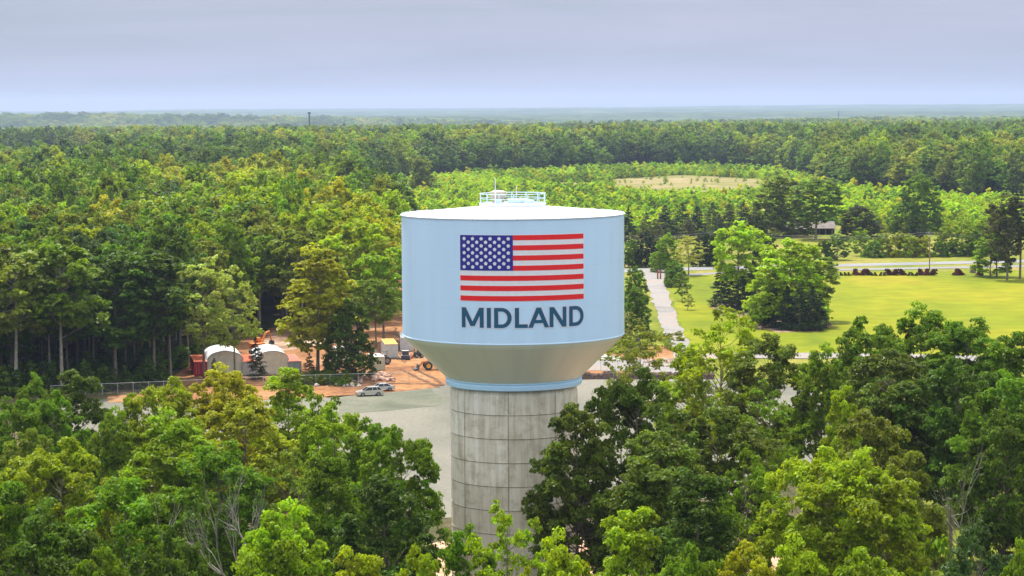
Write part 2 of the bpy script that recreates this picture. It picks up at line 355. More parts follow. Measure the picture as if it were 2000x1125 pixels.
# ---------------------------------------------------------------- trees
class TreeGen:
    """one broadleaf / conifer prototype: limbs (tapered tubes) + thousands of leaf faces in puffs at the limb tips"""
    def __init__(s, seed): s.r = np.random.default_rng(seed); s.seed = seed; s.C = []; s.Nn = []; s.S = []; s.T = []; s.mb = MB()
    def puff(s, c, rad, n, size, tint, up=.5, flat=.75):
        d = s.r.normal(size=(n, 3)); d /= np.linalg.norm(d, axis=1)[:, None]
        d[:, 2] = np.where(d[:, 2] < -.2, -d[:, 2], d[:, 2])
        rr = rad*(.45+.65*s.r.random(n)**.6)
        p = d*rr[:, None]; p[:, 2] *= flat
        nn = d+s.r.normal(size=(n, 3))*.75; nn[:, 2] += up
        s.C.append(p+np.array(c)); s.Nn.append(nn); s.S.append(size*(.65+.7*s.r.random(n))); s.T.append(np.full(n, tint))
    def finish(s, name, leafm, barkm):
        C = np.concatenate(s.C); Nn = np.concatenate(s.Nn); S = np.concatenate(s.S); T = np.concatenate(s.T); n = len(C)
        Nn /= np.linalg.norm(Nn, axis=1)[:, None]+1e-9
        a = np.cross(Nn, s.r.normal(size=(n, 3))); a /= np.linalg.norm(a, axis=1)[:, None]+1e-9
        b = np.cross(Nn, a)
        h = (S*.62)[:, None]; wd = (S*.42)[:, None]; fold = Nn*(S*.12)[:, None]
        V = np.stack([C-a*h, C+b*wd+fold-a*h*.1, C+a*h, C-b*wd+fold-a*h*.1], 1).reshape(-1, 3)
        Q = np.arange(n*4).reshape(-1, 4)
        cm = fast_mesh(name+'_crown', V, Q, [leafm], T)
        me = bpy.data.meshes.new(name+'_trunk'); bm = s.mb.bm; bm.to_mesh(me); bm.free()
        for m in s.mb.mats: me.materials.append(m)
        return me, cm
def tree_proto(name, seed, H=22, R=5.5, z0=.32, nclump=70, clump=1.35, npuff=9, nleaf=22, leaf=.3, shape='round', limbs=1.0, trunk=.32, hollow=.35, barkm=None, leafm=None, flat=.75, up=.5):
    g = TreeGen(seed); r = g.r; rg = random.Random(seed); barkm = barkm or M['bark']; leafm = leafm or M['leaf']
    ph = [rg.uniform(0, 6.28) for _ in range(6)]
    def prof(t, a):
        if shape == 'round': p = math.sqrt(max(0, 1-abs(2*(t**.85)-1)**2.3))
        elif shape == 'tall': p = math.sin(math.pi*min(1, t**.8*.93+.04))**.7
        elif shape == 'cone': p = (1-t)**.75*min(1, t*9+.35)
        elif shape == 'column': p = min(1, (1-t)*3.2)**.7*min(1, t*6+.3)
        elif shape == 'dome': p = math.sqrt(max(0, 1-t**2.2))
        elif shape == 'umbrella': p = math.sqrt(max(0, 1-(1.6*t-.55)**2)) if t < .98 else .1
        elif shape == 'lobed': p = math.sqrt(max(0, 1-abs(2*t-1)**2.6))
        return p*(1+.22*math.cos(2*a+ph[0]+2*t)+.16*math.cos(3*a+ph[1]-3*t)+.10*math.cos(7*t+ph[2]))
    zb = H*z0; ch = H-zb
    # trunk
    lean = (rg.uniform(-.5, .5), rg.uniform(-.5, .5)); pts = []
    for i in range(9):
        t = i/8; pts.append((lean[0]*t*1.4+.22*math.sin(3*t+ph[3])*t, lean[1]*t*1.4+.22*math.sin(4*t+ph[4])*t, H*.93*t))
    g.mb.tube(pts, [max(.03, trunk*(1.25 if i == 0 else 1-.115*i)) for i in range(9)], barkm, 8, cap=False)
    def trunk_at(z):
        f = max(0, min(7.999, z/(H*.93)*8)); i = int(f); return Vector(pts[i]).lerp(Vector(pts[i+1]), f-i)
    cs = []; tries = 0
    while len(cs) < nclump and tries < nclump*60:
        tries += 1
        t = rg.random(); a = rg.uniform(0, 6.2832); pr = prof(t, a)
        if rg.random() > pr: continue
        rho = R*pr*(hollow+(1-hollow)*rg.random()**.55)
        if shape in ('round', 'dome', 'lobed', 'tall') and rg.random() < .12: rho *= .3
        c = trunk_at(zb+t*ch)*1.0; c = Vector((c.x+rho*math.cos(a), c.y+rho*math.sin(a), zb+t*ch-(rho*.12 if shape not in ('umbrella',) else 0)))
        if min([(c-o).length for o in cs] or [9]) < clump*.72: continue
        cs.append(c)
    for k, c in enumerate(cs):
        tint = rg.random()
        crd = clump*rg.uniform(.7, 1.3)
        rad = Vector((c.x, c.y, 0)); rho = rad.length
        if rg.random() < limbs:
            zr = max(H*z0*rg.uniform(.8, 1.7), c.z-rho*rg.uniform(.45, .9)); st = trunk_at(min(zr, H*.85)); mid = st.lerp(c, .55)+Vector((0, 0, -.05*rho+rg.uniform(-.2, .3)))
            r0 = max(.035, trunk*(.14+.22*rho/R)*(1-.6*zr/H))
            g.mb.tube([st, st.lerp(mid, .5)+Vector((rg.uniform(-.15, .15), rg.uniform(-.15, .15), 0)), mid, c], [r0, r0*.75, r0*.5, r0*.15], barkm, 5, cap=False)
        for _ in range(npuff):
            d = Vector((rg.gauss(0, 1), rg.gauss(0, 1), rg.gauss(.25, .8)))
            if rho > .1: d += rad.normalized()*.6
            d.normalize(); d *= crd*rg.uniform(.45, 1.0); d.z *= flat
            g.puff(tuple(c+d), crd*rg.uniform(.32, .52), nleaf, leaf, .7*tint+.3*rg.random(), up, flat)
    return g.finish(name, leafm, barkm)
def conifer_proto(name, seed, H=14, R=3, z0=.04, tiers=22, per=9, nleaf=26, leaf=.3, trunk=.2, droop=.15, leafm=None, top_only=False):
    g = TreeGen(seed); rg = random.Random(seed); leafm = leafm or M['leaf']
    g.mb.tube([(0, 0, 0), (.1, .05, H*.5), (0, 0, H*.97)], [trunk, trunk*.7, .03], M['bark'], 7, cap=False)
    for i in range(tiers):
        t = i/(tiers-1); z = H*(z0+(1-z0)*t)
        rr = R*((1-t)**.7 if not top_only else math.sin(math.pi*min(1, .25+t*.74))**.8)*rg.uniform(.75, 1.15)+.15
        for k in range(max(3, int(per*(rr/R)**.5))):
            a = rg.uniform(0, 6.283); L_ = rr*rg.uniform(.75, 1.12)
            e = Vector((L_*math.cos(a), L_*math.sin(a), z-droop*L_+rg.uniform(-.3, .3)))
            if rg.random() < .5: g.mb.tube([(0, 0, z+.1), e*.5+Vector((0, 0, (z+.15)*.5)), e], [.06, .04, .015], M['bark'], 4, cap=False)
            tint = rg.random()
            for q in (.35, .62, .85, 1.0):
                p = Vector((0, 0, z)).lerp(e, q)
                g.puff(tuple(p), .30*rr*q*.7+.28, max(3, int(nleaf*q*.5)), leaf, tint, .25, .5)
    return g.finish(name, leafm, M['bark'])
def bare_proto(name, seed, H=14, spread=5, barkm=None):
    rg = random.Random(seed); mb = MB(); bk = barkm or M['barkpale']
    def grow(p, d, L_, r, lev):
        pts = [p]; q = p.copy(); dd = d.copy()
        for i in range(4):
            dd = (dd+Vector((rg.gauss(0, .16), rg.gauss(0, .16), rg.gauss(.03, .1)))).normalized(); q = q+dd*L_/4; pts.append(q.copy())
        mb.tube(pts, [r*(1-.14*i) for i in range(5)], bk, 6 if lev < 2 else 4, cap=False)
        if lev >= 4: return
        for k in range(rg.choice([3, 3, 4]) if lev < 3 else 3):
            i = rg.choice([2, 3, 4, 4]); a = rg.uniform(0, 6.28); tl = rg.uniform(.4, .85)
            ax = dd.orthogonal().normalized(); ax.rotate(Matrix.Rotation(a, 3, dd))
            nd = (dd+ax*tl).normalized(); nd.z = abs(nd.z)*.8+.1; nd.normalize()
            grow(pts[i], nd, L_*rg.uniform(.55, .8), r*.5, lev+1)
    grow(Vector((0, 0, 0)), Vector((rg.uniform(-.1, .1), 0, 1)), H*.38, .24, 0)
    me = bpy.data.meshes.new(name); mb.bm.to_mesh(me); mb.bm.free(); me.materials.append(bk)
    return me

P = {}
# near broadleaf prototypes (fine leaves)
for i, kw in enumerate([dict(H=22, R=5.6, z0=.30, shape='round'), dict(H=23, R=5.0, z0=.26, shape='tall'), dict(H=21, R=6.2, z0=.34, shape='lobed', nclump=130),
                        dict(H=22, R=5.6, z0=.38, shape='umbrella', nclump=110, clump=1.2), dict(H=22, R=5.2, z0=.28, shape='lobed', nclump=115, hollow=.45)]):
    a = dict(nclump=125, clump=1.25, npuff=10, nleaf=40, leaf=.275, trunk=.27); a.update(kw)
    P['near%d' % i] = (tree_proto('near%d' % i, 11+i, **a), a['H'], a['R'])
# airy tree whose limbs show between the leaf puffs
for i in range(2):
    P['airy%d' % i] = (tree_proto('airy%d' % i, 31+i, H=21, R=5, z0=.34, nclump=80, clump=1.05, npuff=7, nleaf=18, leaf=.30, shape='lobed', trunk=.26, hollow=.45), 21, 5)
# middle distance
for i, kw in enumerate([dict(shape='round', z0=.30), dict(shape='tall', z0=.22), dict(shape='lobed', z0=.36, R=6), dict(shape='umbrella', z0=.44, R=5.8), dict(shape='lobed', z0=.25, hollow=.5)]):
    a = dict(H=24, R=5.4, nclump=85, clump=1.4, npuff=7, nleaf=14, leaf=.58, trunk=.30, limbs=.8, barkm=M['barkpale'] if i == 3 else None); a.update(kw)
    P['mid%d' % i] = (tree_proto('mid%d' % i, 51+i, **a), 24, a['R'])
P['midairy'] = (tree_proto('midairy', 58, H=22, R=5, z0=.30, nclump=74, clump=1.1, npuff=6, nleaf=12, leaf=.44, shape='lobed', trunk=.22, hollow=.4), 22, 5)
P['full'] = (tree_proto('full', 59, H=20, R=6, z0=.06, nclump=170, clump=1.3, npuff=7, nleaf=14, leaf=.50, shape='dome', trunk=.3, hollow=.5), 20, 6)
P['bright'] = (tree_proto('bright', 60, H=12, R=3, z0=.05, nclump=75, clump=.8, npuff=6, nleaf=12, leaf=.42, shape='column', trunk=.14), 12, 3)
P['sapling'] = (tree_proto('sapling', 61, H=7, R=2.0, z0=.20, nclump=26, clump=.65, npuff=5, nleaf=12, leaf=.26, shape='tall', trunk=.09), 7, 2)
P['bush'] = (tree_proto('bush', 62, H=5, R=3, z0=.0, nclump=70, clump=.75, npuff=5, nleaf=13, leaf=.38, shape='dome', trunk=.10, hollow=.5), 5, 3)
P['smallbush'] = (tree_proto('smallbush', 63, H=1.6, R=1.2, z0=.0, nclump=45, clump=.36, npuff=5, nleaf=14, leaf=.3, shape='dome', limbs=0, trunk=.03, hollow=.4), 1.6, 1.2)
P['cedar0'] = (conifer_proto('cedar0', 71, H=14, R=3.6, tiers=22, nleaf=30, leaf=.34), 14, 3.6)
P['cedar1'] = (conifer_proto('cedar1', 72, H=14, R=4.4, tiers=20, nleaf=28, leaf=.36), 14, 4.4)
P['pine0'] = (conifer_proto('pine0', 73, H=24, R=3.6, z0=.45, tiers=13, per=7, nleaf=22, leaf=.45, trunk=.22, droop=-.1, top_only=True), 24, 3.6)
PAL = dict(dark=(.060, .110, .005), green=(.105, .190, .003), bright=(.185, .285, .003), yellow=(.255, .295, .004), olive=(.145, .195, .014), blue=(.055, .105, .022),
           brown=(.085, .100, .025), oak=(.085, .135, .010), vivid=(.30, .43, .004), cedar=(.028, .050, .020), lime=(.235, .340, .004), red=(.11, .035, .03), pale=(.30, .37, .06))
rng = random.Random(5)
def jitc(c, k=.12):
    f = rng.uniform(1-k, 1+k); return (c[0]*f*rng.uniform(1-k, 1+k), c[1]*f, c[2]*f*rng.uniform(1-k, 1+k), 1)
def put_tree(kind, name, x, y, h, wd, pal, label=None, cat='tree', group=None, rz=None, z=0.0):
    (tm, cm), H, R = P[kind]
    e = empty(name, (x, y, z), rng.uniform(0, 6.28) if rz is None else rz)
    s = wd/(2*R*1.12) if wd else h/H
    e.scale = (s, s, h/H)
    t = link('trunk', tm, e); c = link('foliage' if kind in ('bush', 'smallbush') else 'crown', cm, e); c.color = jitc(PAL[pal])
    tag(e, label, cat, group); return e
def tree_px(u, vtop, D, wpx, kind, pal, label, name=None, group=None, cat='tree'):
    """a tree whose foot stands on the ground at distance D, its top seen at vtop"""
    foot = at(u, 700, D); x = foot.x; h = at(u, vtop, D).z
    return put_tree(kind, name or 'broadleaf_tree', x, D, h, wpx*D/FPX, pal, label, cat, group)

# ---------------------------------------------------------------- water tower
TX = at(1001.4, 415, 215).x; TD = 215.0
TR = 11.13
tower = empty('water_tower', (TX, TD, 0))
tag(tower, 'white-roofed water tower with pale blue tank and flag on a concrete column', 'water tower')
def tank_mat(name, base, rough=.35, streak=.12):
    m, t, b = mat(name); b.inputs['Roughness'].default_value = rough; b.inputs['Specular IOR Level'].default_value = .5
    tc = N(t, 'ShaderNodeTexCoord'); sp_ = N(t, 'ShaderNodeSeparateXYZ'); L(t, tc.outputs['Object'], sp_.inputs[0])
    at2 = N(t, 'ShaderNodeMath', operation='ARCTAN2'); L(t, sp_.outputs['Y'], at2.inputs[0]); L(t, sp_.outputs['X'], at2.inputs[1])
    ml = N(t, 'ShaderNodeMath', operation='MULTIPLY'); ml.inputs[1].default_value = TR; L(t, at2.outputs[0], ml.inputs[0])
    cb = N(t, 'ShaderNodeCombineXYZ'); L(t, ml.outputs[0], cb.inputs[0]); L(t, sp_.outputs['Z'], cb.inputs[1])
    br = N(t, 'ShaderNodeTexBrick'); br.offset = 0.5; L(t, cb.outputs[0], br.inputs['Vector'])
    br.inputs['Scale'].default_value = 1; br.inputs['Brick Width'].default_value = TR*2*math.pi/12; br.inputs['Row Height'].default_value = 3.98
    br.inputs['Mortar Size'].default_value = .035; br.inputs['Mortar Smooth'].default_value = .6
    br.inputs['Color1'].default_value = (1, 1, 1, 1); br.inputs['Color2'].default_value = (.975, .98, .985, 1); br.inputs['Mortar'].default_value = (.93, .93, .92, 1)
    mp = N(t, 'ShaderNodeMapping'); mp.inputs['Scale'].default_value = (.6, .05, 1); L(t, cb.outputs[0], mp.inputs[0])
    nz = N(t, 'ShaderNodeTexNoise'); nz.inputs['Scale'].default_value = 1.2; nz.inputs['Detail'].default_value = 5; L(t, mp.outputs[0], nz.inputs['Vector'])
    mr = N(t, 'ShaderNodeMapRange'); mr.inputs['From Min'].default_value = .35; mr.inputs['From Max'].default_value = .8; mr.inputs['To Min'].default_value = 1.0; mr.inputs['To Max'].default_value = 1-streak
    L(t, nz.outputs[0], mr.inputs['Value'])
    mx = N(t, 'ShaderNodeMix', data_type='RGBA', blend_type='MULTIPLY'); mx.inputs['Factor'].default_value = 1
    mx.inputs['A'].default_value = (*base, 1); L(t, br.outputs['Color'], mx.inputs['B'])
    v = N(t, 'ShaderNodeVectorMath', operation='SCALE'); L(t, mx.outputs['Result'], v.inputs[0]); L(t, mr.outputs[0], v.inputs['Scale'])
    L(t, v.outputs[0], b.inputs['Base Color'])
    bp = N(t, 'ShaderNodeBump'); bp.inputs['Strength'].default_value = .12; bp.inputs['Distance'].default_value = .02; L(t, br.outputs['Fac'], bp.inputs['Height']); L(t, bp.outputs[0], b.inputs['Normal'])
    return m
wallm = tank_mat('tank_skylit_blue', (.56, .77, 1.0), .38, .07)  # pale blue-white paint; the sky's blue light is put into its colour
bowlm = tank_mat('bowl_bounce_tint', (.86, .90, .76), .35, .08)  # cream colour carries the warm light bounced up off the ground
roofm = tank_mat('roof_paint', (.70, .71, .76), .5, .05)
ringm = plain('ring_paint', (.50, .76, 1.0), .35, var=.03)
ZB, ZT = 28.38, 40.35
# column
def column_mat():
    m, t, b = mat('column_concrete'); b.inputs['Roughness'].default_value = .88; b.inputs['Specular IOR Level'].default_value = .25
    tc = N(t, 'ShaderNodeTexCoord'); s_ = N(t, 'ShaderNodeSeparateXYZ'); L(t, tc.outputs['Object'], s_.inputs[0])
    a2 = N(t, 'ShaderNodeMath', operation='ARCTAN2'); L(t, s_.outputs['Y'], a2.inputs[0]); L(t, s_.outputs['X'], a2.inputs[1])
    ml = N(t, 'ShaderNodeMath', operation='MULTIPLY_ADD'); ml.inputs[1].default_value = 6.35; ml.inputs[2].default_value = 6.35*R_(90+5.1)+20*6.35*R_(45); L(t, a2.outputs[0], ml.inputs[0])
    zz = N(t, 'ShaderNodeMath', operation='ADD'); zz.inputs[1].default_value = -20.93+23.6; L(t, s_.outputs['Z'], zz.inputs[0])
    cb = N(t, 'ShaderNodeCombineXYZ'); L(t, ml.outputs[0], cb.inputs[0]); L(t, zz.outputs[0], cb.inputs[1])
    def brick(wd, hh, mort, c1, c2, cm, smooth=.2):
        n = N(t, 'ShaderNodeTexBrick'); n.offset = 0; L(t, cb.outputs[0], n.inputs['Vector'])
        for k, v in (('Scale', 1), ('Brick Width', wd), ('Row Height', hh), ('Mortar Size', mort), ('Mortar Smooth', smooth)): n.inputs[k].default_value = v
        n.inputs['Color1'].default_value = (*c1, 1); n.inputs['Color2'].default_value = (*c2, 1); n.inputs['Mortar'].default_value = (*cm, 1); return n
    panel = brick(6.35*R_(45), 2.36, .045, (.88, .85, .77), (.76, .72, .62), (.46, .42, .36))
    form = brick(6.35*R_(45)/8, 2.36, .022, (1, 1, 1.02), (.94, .93, .91), (.78, .75, .70), .5)
    mx = N(t, 'ShaderNodeMix', data_type='RGBA', blend_type='MULTIPLY'); mx.inputs['Factor'].default_value = .8
    L(t, panel.outputs['Color'], mx.inputs['A']); L(t, form.outputs['Color'], mx.inputs['B'])
    mp = N(t, 'ShaderNodeMapping'); mp.inputs['Scale'].default_value = (1.5, .16, 1); L(t, cb.outputs[0], mp.inputs[0])
    n1 = N(t, 'ShaderNodeTexNoise'); n1.inputs['Scale'].default_value = .8; n1.inputs['Detail'].default_value = 8; n1.inputs['Roughness'].default_value = .65; L(t, mp.outputs[0], n1.inputs['Vector'])
    r1 = N(t, 'ShaderNodeValToRGB'); e = r1.color_ramp.elements; e[0].position = .34; e[0].color = (.66, .62, .53, 1); e[1].position = .58; e[1].color = (1, 1, 1, 1); L(t, n1.outputs[0], r1.inputs[0])
    n2 = N(t, 'ShaderNodeTexNoise'); n2.inputs['Scale'].default_value = .55; n2.inputs['Detail'].default_value = 10; n2.inputs['Roughness'].default_value = .7; L(t, cb.outputs[0], n2.inputs['Vector'])
    r2 = N(t, 'ShaderNodeValToRGB'); e = r2.color_ramp.elements; e[0].position = .32; e[0].color = (.55, .53, .42, 1); e[1].position = .52; e[1].color = (1.0, .99, .97, 1); L(t, n2.outputs[0], r2.inputs[0])
    # grime running down from each pour joint
    md = N(t, 'ShaderNodeMath', operation='MODULO'); md.inputs[1].default_value = 2.36; L(t, zz.outputs[0], md.inputs[0])
    mdr = N(t, 'ShaderNodeMapRange'); mdr.inputs['From Min'].default_value = 1.5; mdr.inputs['From Max'].default_value = 2.36; mdr.inputs['To Min'].default_value = 0; mdr.inputs['To Max'].default_value = .10; L(t, md.outputs[0], mdr.inputs['Value'])
    gm = N(t, 'ShaderNodeMath', operation='MULTIPLY'); L(t, mdr.outputs[0], gm.inputs[0]); L(t, n2.outputs[0], gm.inputs[1])
    mg = N(t, 'ShaderNodeMix', data_type='RGBA'); L(t, gm.outputs[0], mg.inputs['Factor'])
    m2 = N(t, 'ShaderNodeMix', data_type='RGBA', blend_type='MULTIPLY'); m2.inputs['Factor'].default_value = .8; L(t, mx.outputs['Result'], m2.inputs['A']); L(t, r1.outputs[0], m2.inputs['B'])
    m3 = N(t, 'ShaderNodeMix', data_type='RGBA', blend_type='MULTIPLY'); m3.inputs['Factor'].default_value = .75; L(t, m2.outputs['Result'], m3.inputs['A']); L(t, r2.outputs[0], m3.inputs['B'])
    L(t, m3.outputs['Result'], mg.inputs['A']); mg.inputs['B'].default_value = (.16, .14, .09, 1)
    L(t, mg.outputs['Result'], b.inputs['Base Color'])
    bp = N(t, 'ShaderNodeBump'); bp.inputs['Strength'].default_value = .5; bp.inputs['Distance'].default_value = .03; L(t, form.outputs['Fac'], bp.inputs['Height']); bp.invert = True; L(t, bp.outputs[0], b.inputs['Normal'])
    return m
colm = column_mat()
prof = [(6.35, -1.0)]
z = 20.93-2.36*9
while z < 22:
    for dr, dz in ((0, -.09), (.018, -.08), (.018, -.03), (-.035, -.02), (-.035, .02), (.018, .03), (.018, .08), (0, .09)): prof.append((6.35+dr, z+dz))
    z += 2.36
prof += [(6.35, 22.95), (6.28, 23.0), (6.28, 23.4)]
mb = MB(); mb.lathe(prof, colm, 128)
for k in range(8):
    for o in (-.011, .011):
        a = R_(-90-5.1+45*k)+o
        mb.box((6.36*math.cos(a), 6.36*math.sin(a), 11.0), (.10, .07, 23.6), colm, rz=a)
mb.build('column', tower)
mb = MB(); mb.lathe([(6.30, 23.34), (6.78, 23.36), (6.86, 23.44), (6.86, 23.80), (6.80, 23.86), (6.80, 23.98), (6.88, 24.02), (6.88, 24.08), (6.74, 24.10)], ringm, 128); mb.build('base_ring', tower)
mb = MB(); mb.lathe([(6.74, 24.06), (7.6, 24.86), (9.2, 26.42), (10.6, 27.78), (10.98, 28.16), (TR-.02, ZB)], bowlm, 128); mb.build('tank_bowl', tower)
mb = MB(); mb.lathe([(TR-.02, ZB), (TR+.03, ZB+.02), (TR+.03, ZB+.10), (TR, ZB+.14), (TR, ZB+4.0), (TR, ZB+8.0), (TR, ZT-.1), (TR+.03, ZT-.07), (TR+.03, ZT)], wallm, 160); mb.build('tank_wall', tower)
RT = 41.17
mb = MB(); mb.lathe([(TR+.03, ZT), (TR+.10, ZT+.02), (TR+.10, ZT+.09), (TR-.1, ZT+.13), (7, ZT+.13+(RT-ZT-.13)*.53), (3.35, RT), (3.35, RT+.28), (.02, RT+.36)], roofm, 128)
for k in range(48):
    a = R_(360/48*k+2); r_ = TR-.45
    mb.box((r_*math.cos(a), r_*math.sin(a), ZT+.17), (.95, .05, .11), roofm, rz=a)
mb.build('roof', tower)
mb = MB(); a = R_(-90+48); mb.box((9.0*math.cos(a), 9.0*math.sin(a), ZT+.42), (1.4, .25, .10), plain('hatch_grey', (.5, .54, .6)), rz=a+1.45); mb.build('roof_hatch', tower)
# railing
mb = MB(); rr = 3.28
for zz_, rd in ((RT+1.28, .035), (RT+.80, .028), (RT+.36, .028)):
    mb.tube([(rr*math.cos(2*math.pi*i/48), rr*math.sin(2*math.pi*i/48), zz_) for i in range(48)], rd, M['rail'], 5, closed=True)
for i in range(14):
    a = 2*math.pi*i/14+.25; mb.tube([(rr*math.cos(a), rr*math.sin(a), RT-.02), (rr*math.cos(a), rr*math.sin(a), RT+1.30)], .045, M['rail'], 5)
mb.build('railing', tower)
ventm = plain('vent_cream', (.40, .36, .29), .6)
mb = MB(); vc = (-1.45, 1.2, 0)
mb.lathe([(.60, RT+.3), (.60, RT+.95)], ventm, 28, c=vc); mb.lathe([(.62, RT+.75), (.80, RT+.85), (.85, RT+1.25), (.82, RT+1.40), (.5, RT+1.55), (.02, RT+1.58)], ventm, 32, c=vc); mb.build('roof_vent', tower)
mb = MB(); mb.box((.5, -.2, RT+.55), (2.0, 1.2, .38), M['rail'], bevel=.04); mb.box((-1.45, -.9, RT+.45), (.7, .6, .5), M['rail'], bevel=.03); mb.lathe([(.55, RT+.3), (.55, RT+.62), (.02, RT+.66)], M['rail'], 24, c=(1.6, -.6, 0)); mb.build('equipment_box', tower)
mb = MB(); mb.tube([(-1.72, -1.2, RT+.3), (-1.72, -1.2, RT+1.6), (-1.72, -1.2, RT+2.9)], [.055, .05, .03], M['white'], 6); mb.build('antenna', tower)
mb = MB(); mb.tube([(.38, .9, RT+.3), (.38, .9, RT+1.5), (.38, .9, RT+2.05)], [.04, .035, .02], M['white'], 6); mb.build('antenna', tower)
# things painted on the tank wall: flat shapes cut into narrow strips and wrapped round the cylinder
def wrap(polys, name, rad, parent):
    """polys: list of (outline [(arc, z)], material).  arc measured along the wall from the point that faces the camera"""
    bm = bmesh.new(); mats = []
    for poly, m in polys:
        if m not in mats: mats.append(m)
        ar = sum(poly[i][0]*poly[(i+1) % len(poly)][1]-poly[(i+1) % len(poly)][0]*poly[i][1] for i in range(len(poly)))
        pl = poly if ar > 0 else poly[::-1]
        k_ = len(bm.faces) % 9; f = bm.faces.new([bm.verts.new((p[0], p[1], .0013*k_)) for p in pl]); f.material_index = mats.index(m)
    bmesh.ops.triangulate(bm, faces=bm.faces[:], ngon_method='EAR_CLIP')
    x = -8.0
    while x < 8.5:
        bmesh.ops.bisect_plane(bm, geom=bm.verts[:]+bm.edges[:]+bm.faces[:], dist=1e-5, plane_co=(x, 0, 0), plane_no=(1, 0, 0)); x += .4
    for v in bm.verts:
        a = -math.pi/2+v.co.x/TR; z = v.co.y; q = rad+v.co.z; v.co = (q*math.cos(a), q*math.sin(a), z)
    me = bpy.data.meshes.new(name); bm.to_mesh(me); bm.free()
    for m in mats: me.materials.append(m)
    return link(name, me, parent)
fr = plain('flag_red', (.80, .006, .008), .4, var=.04); fw = plain('flag_white', (.76, .76, .82), .4, var=.04); fb = plain('flag_blue', (.012, .016, .26), .4, var=.06)
lb = plain('letter_blue', (.004, .085, .17), .4, var=.08); lw = plain('letter_edge_white', (.62, .66, .80), .4, var=.03)
A0, A1 = -.470*TR, .652*TR
F1, F0 = 38.90, 32.62; sh = (F1-F0)/13; cw = (A1-A0)*.418
polys = [([(A0-.05, F0-.05), (A1+.05, F0-.05), (A1+.05, F1+.05), (A0-.05, F1+.05)], fw)]
flag = wrap(polys, 'flag', TR+.012, tower)
polys = []
for i in range(13):
    if i % 2 == 0: x0 = A0+cw if i < 7 else A0; polys.append(([(x0, F1-(i+1)*sh), (A1, F1-(i+1)*sh), (A1, F1-i*sh), (x0, F1-i*sh)], fr))
wrap(polys, 'stripes', TR+.024, flag)
wrap([([(A0, F1-7*sh), (A0+cw, F1-7*sh), (A0+cw, F1), (A0, F1)], fb)], 'canton', TR+.030, flag)
polys = []
for row in range(9):
    n = 6 if row % 2 == 0 else 5
    for k in range(n):
        cx = A0+cw*((k*2+1 if n == 6 else k*2+2)/12); cz = F1-7*sh*(row+1)/10; rr_ = .19
        polys.append(([(cx+rr_*(1 if j % 2 == 0 else .40)*math.sin(math.pi*j/5), cz+rr_*(1 if j % 2 == 0 else .40)*math.cos(math.pi*j/5)) for j in range(10)], fw))
wrap(polys, 'stars', TR+.040, flag)
def letters(e):
    """MIDLAND in block strokes; e widens every stroke for the white edge.  height 1, returns [(outline pieces, advance)]"""
    s = .195; h = 1.0; out = []; x = 0
    def rect(x0, z0, x1, z1): return [(x0-e, z0-e), (x1+e, z0-e), (x1+e, z1+e), (x0-e, z1+e)]
    def diag(xa, za, xb, zb_, wd):
        # stroke with horizontal ends
        q = e*1.25; lo, hi = ((xa, za), (xb, zb_)) if za < zb_ else ((xb, zb_), (xa, za))
        k = (hi[0]-lo[0])/(hi[1]-lo[1])
        return [(lo[0]-q-k*e, lo[1]-e), (lo[0]+wd+q-k*e, lo[1]-e), (hi[0]+wd+q+k*e, hi[1]+e), (hi[0]-q+k*e, hi[1]+e)]
    def bowl(x0, wd):
        pcs = []; n = 20; ro = h/2; cx = x0+wd-ro*.92
        outer = []; inner = []
        for i in range(n+1):
            a = -math.pi/2+math.pi*i/n; k = .92
            outer.append((cx+(ro*k+e)*math.cos(a), .5+(ro+e)*math.sin(a))); inner.append((cx+(ro*k-s-e)*math.cos(a), .5+(ro-s*.92-e)*math.sin(a)))
        for i in range(n): pcs.append([outer[i], outer[i+1], inner[i+1], inner[i]])
        pcs.append(rect(x0, 0, x0+s, 1)); pcs.append([(x0+s, -e), (cx, -e), (cx, s*.92+e), (x0+s, s*.92+e)]); pcs.append([(x0+s, 1-s*.92-e), (cx, 1-s*.92-e), (cx, 1+e), (x0+s, 1+e)])
        return pcs
    res = []
    for ch in 'MIDLAND':
        if ch == 'M':
            wd = 1.10; pcs = [rect(x, 0, x+s, 1), rect(x+wd-s, 0, x+wd, 1), diag(x+wd/2-s/2-.01, .08, x, 1, s+.02), diag(x+wd/2-s/2-.01, .08, x+wd-s-.02, 1, s+.02)]
        elif ch == 'I': wd = s; pcs = [rect(x, 0, x+s, 1)]
        elif ch == 'D': wd = .82; pcs = bowl(x, wd)
        elif ch == 'L': wd = .60; pcs = [rect(x, 0, x+s, 1), rect(x+s, 0, x+wd, s*.92)]
        elif ch == 'A':
            wd = 1.0; pcs = [diag(x, 0, x+wd/2-s/2-.01, 1, s+.02), diag(x+wd-s-.02, 0, x+wd/2-s/2-.01, 1, s+.02), rect(x+.26, .22, x+wd-.26, .22+s*.85)]
        elif ch == 'N': wd = .86; pcs = [rect(x, 0, x+s, 1), rect(x+wd-s, 0, x+wd, 1), diag(x+wd-s-.03, 0, x, 1, s+.03)]
        res.append(pcs); x += wd+(.15 if ch in 'MIDND' else .02)
    return res, x-.15
L0, L1 = 30.05, 31.97
pcs, W_ = letters(0); hz = L1-L0; kx = (A1-.02-(A0+.12))/W_
